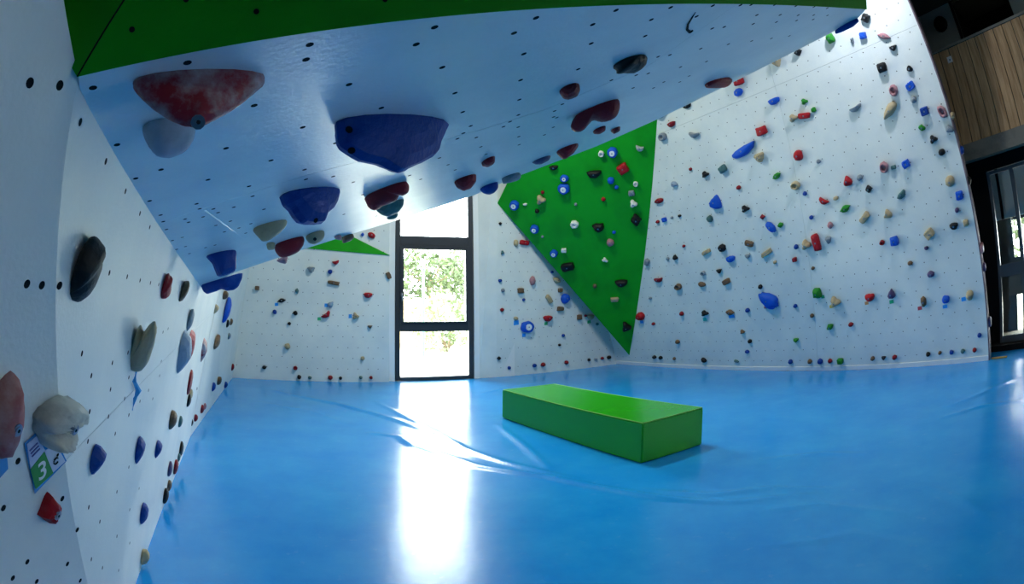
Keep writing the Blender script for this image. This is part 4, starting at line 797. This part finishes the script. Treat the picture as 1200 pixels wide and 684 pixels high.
# ------------------------------------------------------------------ doorway side of the hall
top_v = lambda x, y: WP.uv(WP.h(x, y))[0]
tp_a, bt_a, bm_a = top_v(1150, 37)[1], top_v(1165, 158)[1], top_v(1165, 179)[1]
par = structure(empty('wall_right', W0), 'pine plank gallery front above the doorway', 'wall')
uu = -1.1; pk = 0
while uu < 4.6:
    wpl = 0.17 + 0.02 * ((pk * 7) % 5) / 4
    wchild(box('plank', WP, uu + .006, uu + wpl - .006, bt_a, tp_a - .03 , -.03, 0.004 * ((pk * 5) % 3), M_WOOD, bevel=.003), par)
    uu += wpl; pk += 1
wchild(box('backing_board', WP, -1.1, 4.6, bt_a, tp_a - .04, -.06, -.031, M_DARK), par)
wchild(box('handrail', WP, -1.1, 4.6, tp_a - .03, tp_a + .01, -.08, .03, M_CONC), par)
wchild(box('beam', WP, -1.1, 4.6, bm_a, bt_a, -.25, .02, M_CONC), par)
tg = top_v(1113.3, 70)
nt_ = box('notice', WP, tg[0] - .045, tg[0] + .045, tg[1] - .05, tg[1] + .05, .012, .016, M_WHITE)
tag(nt_, 'small white notice pinned to the pine planks', 'sign')
wchild(box('notice_print', WP, tg[0] - .012, tg[0] + .012, tg[1] - .02, tg[1] + .01, .016, .017, mat('print_grey', (90, 120, 130), .6)), nt_)
# gallery back wall with a dark opening
GB = Plane(W0 - wn * 2.2, wn, wd)
o1, o2, o3 = GB.uv(GB.h(1117, 10))[0], GB.uv(GB.h(1130, 44))[0], GB.uv(GB.h(1183, 19))[0]
gal = structure(empty('wall_right', GB.o), 'dark grey gallery wall above the pine planks', 'wall')
zt = o1[1] + .15
def gb(u0, u1_, v0, v1, k0, k1, m, nm): return wchild(box(nm, GB, u0, u1_, v0, v1, k0, k1, m), gal)
gb(-3, o1[0], 2, CEIL, -.1, 0, M_GAL, 'wall_part'); gb(o3[0] + .05, 8, 2, CEIL, -.1, 0, M_GAL, 'wall_part'); gb(o1[0], o3[0] + .05, zt, CEIL, -.1, 0, M_GAL, 'wall_part'); gb(o1[0], o3[0] + .05, 2, o2[1] - .6, -.1, 0, M_GAL, 'wall_part')
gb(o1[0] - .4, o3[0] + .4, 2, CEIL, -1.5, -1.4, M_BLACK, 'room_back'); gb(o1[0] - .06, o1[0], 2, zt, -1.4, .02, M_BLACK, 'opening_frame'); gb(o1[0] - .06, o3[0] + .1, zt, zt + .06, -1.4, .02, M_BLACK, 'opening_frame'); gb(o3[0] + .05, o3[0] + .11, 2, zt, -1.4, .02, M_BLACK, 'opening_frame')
LPl = Plane(GB.o - wn * 1.35, wn, wd); l1_, l2_ = LPl.uv(LPl.h(1122, 15.5))[0], LPl.uv(LPl.h(1135, 21))[0]
lamp = tag(box('wall_lamp', LPl, l1_[0], l2_[0], l2_[1] - .02, l1_[1] + .02, 0, .05, mat('yellow_light', (150, 140, 60), .6, emit=((150, 140, 50), .22)), bevel=.01), 'dim yellow light panel inside the dark gallery opening', 'lamp')
sp = GB.h(1103, 29); bm = bmesh.new()
for i in range(5):
    pass
bm_tube(bm, [sp + GB.n * .01, sp + GB.n * .10, sp + GB.n * .16], [.16, .15, .08], 14)
tag(from_bm('round_lamp', bm, M_BLACK), 'dark round lamp on the gallery wall', 'lamp')
gfl = structure(box('floor', WP, -3, 6, bt_a, bt_a + .12, -2.3, -.07, M_CONC), 'gallery floor slab behind the pine planks', 'floor')
# door wall set back under the gallery
DW = Plane(W0 - wn * 0.55, wn, wd)
a_ = DW.uv(DW.h(1150, 204))[0]; b_ = DW.uv(DW.h(1178, 392))[0]; m_ = DW.uv(DW.h(1184, 197))[0]
du = (a_[0] + b_[0]) / 2; dz0, dz1 = max(DW.uv(DW.h(1185, 400))[0][1], .05), a_[1]
r1 = DW.uv(DW.h(1185, 308))[0][1]; r2 = DW.uv(DW.h(1188, 322))[0][1]
dwall = structure(empty('wall_right', DW.o), 'dark recessed wall under the gallery around the glass door', 'wall')
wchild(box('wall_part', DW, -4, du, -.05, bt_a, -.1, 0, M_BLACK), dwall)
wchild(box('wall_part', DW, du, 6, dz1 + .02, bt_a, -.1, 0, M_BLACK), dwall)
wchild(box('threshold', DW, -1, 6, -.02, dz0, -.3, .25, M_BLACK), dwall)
door = structure(empty('door_1', DW.at(du, dz0)), 'grey framed glass door in the dark recess under the gallery', 'door')
mu = m_[0]
def db(nm, u0, u1_, v0, v1, k0=-.06, k1=.02, m=M_ALU): return wchild(box(nm, DW, u0, u1_, v0, v1, k0, k1, m, bevel=.004 if m is M_ALU else 0), door)
sw = .05
db('stile', du, du + sw, dz0, dz1); db('stile', mu - .03, mu + .04, dz0, dz1); db('stile', mu + 1.0, mu + 1.07, dz0, dz1)
db('rail', du + sw, mu + 1.0, dz1 - .05, dz1); db('rail', du + sw, mu + 1.0, r2, r1); db('rail', du + sw, mu + 1.0, dz0, dz0 + .10)
for (u0, u1_) in ((du + sw, mu - .03), (mu + .04, mu + 1.0)):
    db('pane', u0, u1_, r1, dz1 - .05, -.02, -.015, M_GLASS); db('pane', u0, u1_, dz0 + .1, r2, -.02, -.015, M_GLASS)
# lobby behind the door with a bright opening

LB = Plane(DW.o - wn * 2.0, wn, wd)
q1, q2, q3 = LB.uv(LB.h(1183, 247))[0], LB.uv(LB.h(1186, 302))[0], LB.uv(LB.h(1192, 345))[0]
lob = structure(empty('wall_right', LB.o), 'dim lobby wall with a bright opening behind the glass door', 'wall')
wchild(box('wall_part', LB, -5, q1[0], -.05, bt_a, -.1, 0, M_DARK), lob); wchild(box('wall_part', LB, q1[0], q1[0] + 3, q1[1], bt_a, -.1, 0, M_DARK), lob); wchild(box('wall_part', LB, q1[0], q1[0] + 3, q3[1], q2[1], -.1, 0, M_DARK), lob)
wchild(box('wall_part', LB, q1[0] + 3, q1[0] + 6, -.05, bt_a, -.1, 0, M_DARK), lob)
for uu_ in (-2.0, 5.9): wchild(box('wall_part', DW, uu_, uu_ + .1, -.05, bt_a, -2.05, -.1, M_DARK), lob)
structure(box('floor', DW, -5, 8, -.06, -.02, -2.1, -.3, M_CONC), 'grey lobby floor behind the glass door', 'floor')
yl = WP.uv(fl(1165, 419.5))[0][0]
tag(box('wooden_batten', Plane(fl(1162, 420.5), Z, unit(fl(1180, 418.5) - fl(1162, 420.5))), 0, np.linalg.norm(fl(1180, 418.5) - fl(1162, 420.5)), -.02, .02, 0, .02, mat('batten', (150, 130, 60), .6)), 'thin yellowish batten on the floor by the leaning wall edge', 'batten')

# ------------------------------------------------------------------ rest of the hall shell (out of frame)
structure(slab('ceiling', [(-6, -9, CEIL), (16, -9, CEIL), (16, 15, CEIL), (5, 15, CEIL), (5.2, 12.9, CEIL), tuple(WN.at(fr + .9, CEIL, -.3)), tuple(WN.at(-.7, CEIL, -.3)), (-6, 9.6, CEIL)], -Z, .1, M_CEIL), 'grey hall ceiling', 'ceiling')
structure(slab('wall_front', [(-6, -9, -.1), (16, -9, -.1), (16, -9, CEIL), (-6, -9, CEIL)], np.array([0, 1., 0]), .1, M_HALL), 'plain hall wall opposite the window', 'wall')
structure(slab('wall_left', [(-1.25, -9, -.1), (-1.25, .6, -.1), (-1.25, .6, CEIL), (-1.25, -9, CEIL)], np.array([1., 0, 0]), .1, M_HALL), 'plain hall wall continuing from the pillar', 'wall')
structure(slab('wall_left', [(-4.9, -9, -.1), (-4.9, 10.2, -.1), (-4.9, 10.2, CEIL), (-4.9, -9, CEIL)], np.array([1., 0, 0]), .1, M_WALLB), 'plain outer wall behind the side wall panels', 'wall')
structure(box('wall_right', WP, 4.6, 15, -.1, CEIL, -.1, 0, M_HALL), 'plain hall wall past the gallery', 'wall')
p_ = BR.at(br1 + 2.1, 0); p_[2] = -.1; q_ = W0 - wn * 2.4 + wd * -2.6 - Z * .1
structure(slab('wall_right', [p_, q_, q_ + Z * (CEIL + .1), p_ + Z * (CEIL + .1)], wn, .1, M_BLACK), 'dark wall behind the leaning wall', 'wall')
structure(slab('floor', [(-6, -9.2, -.13), (16, -9.2, -.13), (16, 12.0, -.13), (5.3, 12.6, -.13), tuple(WN.at(fr + .9, -.13, -.2)), tuple(WN.at(-.7, -.13, -.2)), (-6, 9.4, -.13)], Z, .1, M_CONC), 'concrete slab under the mat', 'floor')
# housings for the added fill lamps
for (p, e) in FILL_LAMPS:
    t = empty('fill_lamp', (p[0], p[1], p[2] + .04))
    bm = bmesh.new(); bm_box(bm, np.array(p), np.array([1., 0, 0]), np.array([0, 1., 0]), Z, -.75, .75, -.2, .2, .04, .12); wchild(from_bm('housing', bm, M_WHITE), t)
    for s in (-.5, .5):
        bm = bmesh.new(); bm_tube(bm, [np.array(p) + np.array([s, 0, .1]), np.array([p[0] + s, p[1], CEIL])], .006)
        wchild(from_bm('suspension_wire', bm, M_STEEL), t)
    tag(t, 'long white added fill lamp hung ' + ('over the green block' if p[1] > 5 else 'in front of the gallery' if p[1] > 0 else 'at the dark end of the hall'), 'lamp', 'added fill lamps')
# flood lamp above the leaning wall
fp = R.at(*(R.uv(R.h(997, -62))[0]), 0.95)
fl_t = empty('flood_lamp', fp)
tgt = R.at(*(R.uv(R.h(985, 150))[0]))
fdn = unit(tgt - fp); fx = unit(np.cross(fdn, Z)); fy = np.cross(fx, fdn)
bm = bmesh.new(); bm_box(bm, fp, fx, fy, fdn, -.17, .17, -.12, .12, -.14, -.01); wchild(from_bm('housing', bm, M_FRAME), fl_t)
bm = bmesh.new(); bm_tube(bm, [fp - fdn * .1, np.array([fp[0], fp[1], CEIL])], .02); wchild(from_bm('bracket', bm, M_FRAME), fl_t)
tag(fl_t, 'dark flood lamp hung above the tall leaning wall', 'lamp')
area('flood_light', fp + fdn * .01, tgt, .26, .16, 52, (.82, .88, 1.0))

# ------------------------------------------------------------------ outdoors
M_GROUND = mat('pale_gravel', (206, 200, 184), .9, .2, col2=(186, 184, 160), nscale=.6)
bo = WN.o - WN.n * .2
structure(slab('ground', [bo + WN.e1 * a - WN.n * b - Z * .12 for a, b in ((-22, 0), (24, 0), (24, 40), (-22, 40))], Z, .1, M_GROUND), 'pale gravel ground outside the window', 'ground')
def foliage(name, c, rad, n, size, m, seed):
    rng = np.random.default_rng(seed); bm = bmesh.new()
    for _ in range(n):
        d = rng.normal(size=3); d /= np.linalg.norm(d); p = c + d * np.array(rad) * rng.uniform(.55, 1.0) * (1 + .25 * math.sin(5 * d[0] + 3 * d[2]))
        a = unit(rng.normal(size=3)); b = unit(np.cross(a, rng.normal(size=3))); s = size * rng.uniform(.6, 1.3)
        bm.faces.new([bm.verts.new(p + a * s), bm.verts.new(p + b * s * .5), bm.verts.new(p - a * s), bm.verts.new(p - b * s * .5)])
    o = from_bm(name, bm, m); o['kind'] = 'stuff'; return o
M_LEAF = mat('leaf_green', (52, 66, 36), .6, .3, col2=(92, 104, 68), nscale=1.5)
M_LEAF2 = mat('leaf_light', (104, 118, 84), .6, .3, col2=(140, 150, 112), nscale=1.5)
M_BARK = mat('bark', (110, 92, 72), .9)
def outp(x, y, dist):
    d = rays([(x, y)])[0]; return EYE + d * (dist / d[1])
def tree(px, py, dist, rad, n, size, m, seed, label):
    c = outp(px, py, dist); t = empty('tree', (c[0], c[1], -.1))
    bm = bmesh.new(); bm_tube(bm, [(c[0], c[1], -.1), (c[0] + .1, c[1], c[2] * .6), (c[0], c[1], c[2])], [.22, .16, .08], 8)
    for a in range(5):
        q = c + np.array([math.cos(a * 1.26) * rad[0] * .6, math.sin(a * 1.26) * rad[1] * .6, rad[2] * .3]); bm_tube(bm, [c - Z * rad[2] * .5, q], [.07, .02], 5)
    wchild(from_bm('trunk', bm, M_BARK), t); wchild(foliage('foliage', c, rad, n, size, m, seed), t)
    tag(t, label, 'tree')
tree(503, 322, 24, (2.4, 1.8, 1.15), 2300, .13, M_LEAF, 1, 'leafy green tree outside, highest behind the middle pane')
tree(546, 324, 34, (2.0, 1.7, 1.7), 1800, .16, M_LEAF, 2, 'smaller leafy tree outside beside the tallest tree')
def shrub(px, py, dist, rad, n, size, seed, label):
    c = outp(px, py, dist); c[2] = rad[2] * .8; t = empty('shrub', (c[0], c[1], -.1))
    bm = bmesh.new()
    for a in range(6): bm_tube(bm, [(c[0], c[1], -.1), c + np.array([math.cos(a) * rad[0] * .6, math.sin(a) * rad[1] * .6, rad[2] * .3])], [.04, .012], 5)
    wchild(from_bm('stem', bm, M_BARK), t); wchild(foliage('foliage', c, rad, n, size, M_LEAF2, seed), t); tag(t, label, 'shrub')
shrub(524, 352, 19, (1.25, 1.0, 1.15), 1500, .1, 4, 'pale green shrub outside in front of the trees')
fen = empty('fence', outp(478, 350, 20)); fb = outp(464, 350, 20); fe = outp(497, 350, 20)
for i in range(9):
    p = fb + (fe - fb) * i / 8; bm = bmesh.new(); bm_box(bm, np.array([p[0], p[1], 0]), unit(fe - fb), np.array([0, 1., 0]), Z, -.06, .06, -.02, .02, -.1, 1.75); wchild(from_bm('board', bm, mat('fence_board', (200, 176, 130), .8)), fen)
bm = bmesh.new(); bm_box(bm, np.array([fb[0], fb[1] + .04, 0]), unit(fe - fb), np.array([0, 1., 0]), Z, -.1, np.linalg.norm(fe - fb), -.02, .02, 1.2, 1.3); wchild(from_bm('fence_rail', bm, M_BARK), fen)
tag(fen, 'pale wooden board fence outside the window', 'fence')
pp = outp(496, 350, 17); bm = bmesh.new(); bm_tube(bm, [(pp[0], pp[1], -.1), (pp[0], pp[1], 2.6)], .045, 8); bm_tube(bm, [(pp[0], pp[1], 2.6), (pp[0], pp[1], 2.68)], .06, 8)
tag(from_bm('post', bm, mat('post_green', (60, 150, 120), .5)), 'thin green metal post outside the window', 'post')
lobby_tree_c = LB.hit([(1195, 275)])[0] - wn * 6
t = empty('shrub', (lobby_tree_c[0], lobby_tree_c[1], 0)); wchild(foliage('foliage', lobby_tree_c, (2.5, 2.5, 1.6), 1500, .14, M_LEAF2, 9), t)
bm = bmesh.new(); bm_tube(bm, [(lobby_tree_c[0], lobby_tree_c[1], -.1), lobby_tree_c], .06, 6); wchild(from_bm('stem', bm, M_BARK), t)
tag(t, 'sunlit shrub seen through the glass door and lobby', 'shrub')
structure(slab('ground', [LB.at(-8, -.08, -.1), LB.at(12, -.08, -.1), LB.at(12, -.08, -14), LB.at(-8, -.08, -14)], Z, .05, M_GROUND), 'pale ground outside the lobby', 'ground')

# ------------------------------------------------------------------ labels of the holds
WALLN = {'R': 'tall leaning wall', 'BR': 'white panel below the green triangle', 'G': 'green triangle', 'BL': 'white wall beside the small green wedge', 'L': 'side wall', 'O': 'overhang', 'P': 'pillar', 'SIDE': 'narrow strip beside the window', 'EDGE': 'edge board of the leaning wall'}
GROUPN = {'R': 'holds on the tall leaning wall', 'BR': 'holds on the panel below the green triangle', 'G': 'holds on the green triangle', 'BL': 'holds on the wall beside the green wedge', 'L': 'holds on the side wall', 'O': 'holds on the overhang', 'P': 'holds on the pillar', 'SIDE': 'holds beside the window', 'EDGE': 'holds on the edge board'}
from collections import Counter
for h in HOLDS:
    s = h['size']; h['sz'] = 'tiny' if s < .07 else 'small' if s < .12 else 'medium' if s < .2 else 'big'
    h['short'] = '%s %s %s hold' % (h['sz'], CWORD.get(h['col'], h['col']), WORD[h['kind']])
    h['base'] = h['desc'] or ('%s on the %s' % (h['short'], WALLN[h['wall']]))
cnt = Counter(h['base'] for h in HOLDS)
marks = [h for h in HOLDS if cnt[h['base']] == 1 and not h['desc']]
SHORTW = {'R': 'leaning wall', 'BR': 'white panel', 'G': 'green triangle', 'BL': 'white wall', 'L': 'side wall'}
for h in HOLDS:
    if cnt[h['base']] == 1: h['label'] = h['base']; continue
    best = None
    for q in marks:
        if q is h or q['wall'] != h['wall']: continue
        d = np.linalg.norm(q['pos'] - h['pos'])
        if best is None or d < best[0]: best = (d, q)
    if best is None: h['label'] = h['base']; continue
    q = best[1]; d = h['pos'] - q['pos']; dv = d @ h['pl'].e2; du_ = d @ h['pl'].e1
    rel = ('above' if dv > 0 else 'below') if abs(dv) > abs(du_) else 'beside'
    h['rel'] = (rel, du_, q)
    h['label'] = '%s on the %s, %s the %s' % (h['short'], SHORTW.get(h['wall'], WALLN[h['wall']]), rel, q['short'])
cnt2 = Counter(h['label'] for h in HOLDS)
for h in HOLDS:
    if cnt2[h['label']] > 1 and 'rel' in h:
        rel, du_, q = h['rel']; away = (du_ > 0) != (h['wall'] == 'BL')
        h['label'] = '%s on the %s, %s %s' % (h['short'], SHORTW.get(h['wall'], WALLN[h['wall']]), 'farther from window than' if away else 'nearer window than', q['short'].replace(' hold', ' one'))
for h in HOLDS:
    for a_, b_ in ((' shaped', ''), ('blue-grey', 'grey'), ('the leaning wall', 'leaning wall'), (' medium ', ' '), ('the white panel', 'white panel'), ('half moon', 'rounded')):
        if len(h['label'].split()) > 16: h['label'] = h['label'].replace(a_, b_)
    if len(h['label'].split()) > 16: print('LONG', h['label'])
for h in HOLDS:
    tag(h['o'], h['label'], 'climbing hold', GROUPN[h['wall']])
WC = {}
for o, c_, host in TAGS: tag(o, 'small %s tape tag beside the %s' % (c_, host), 'tape', 'start tape tags')
print('HOLDS', len(HOLDS), 'unique labels', len(set(h['label'] for h in HOLDS)))
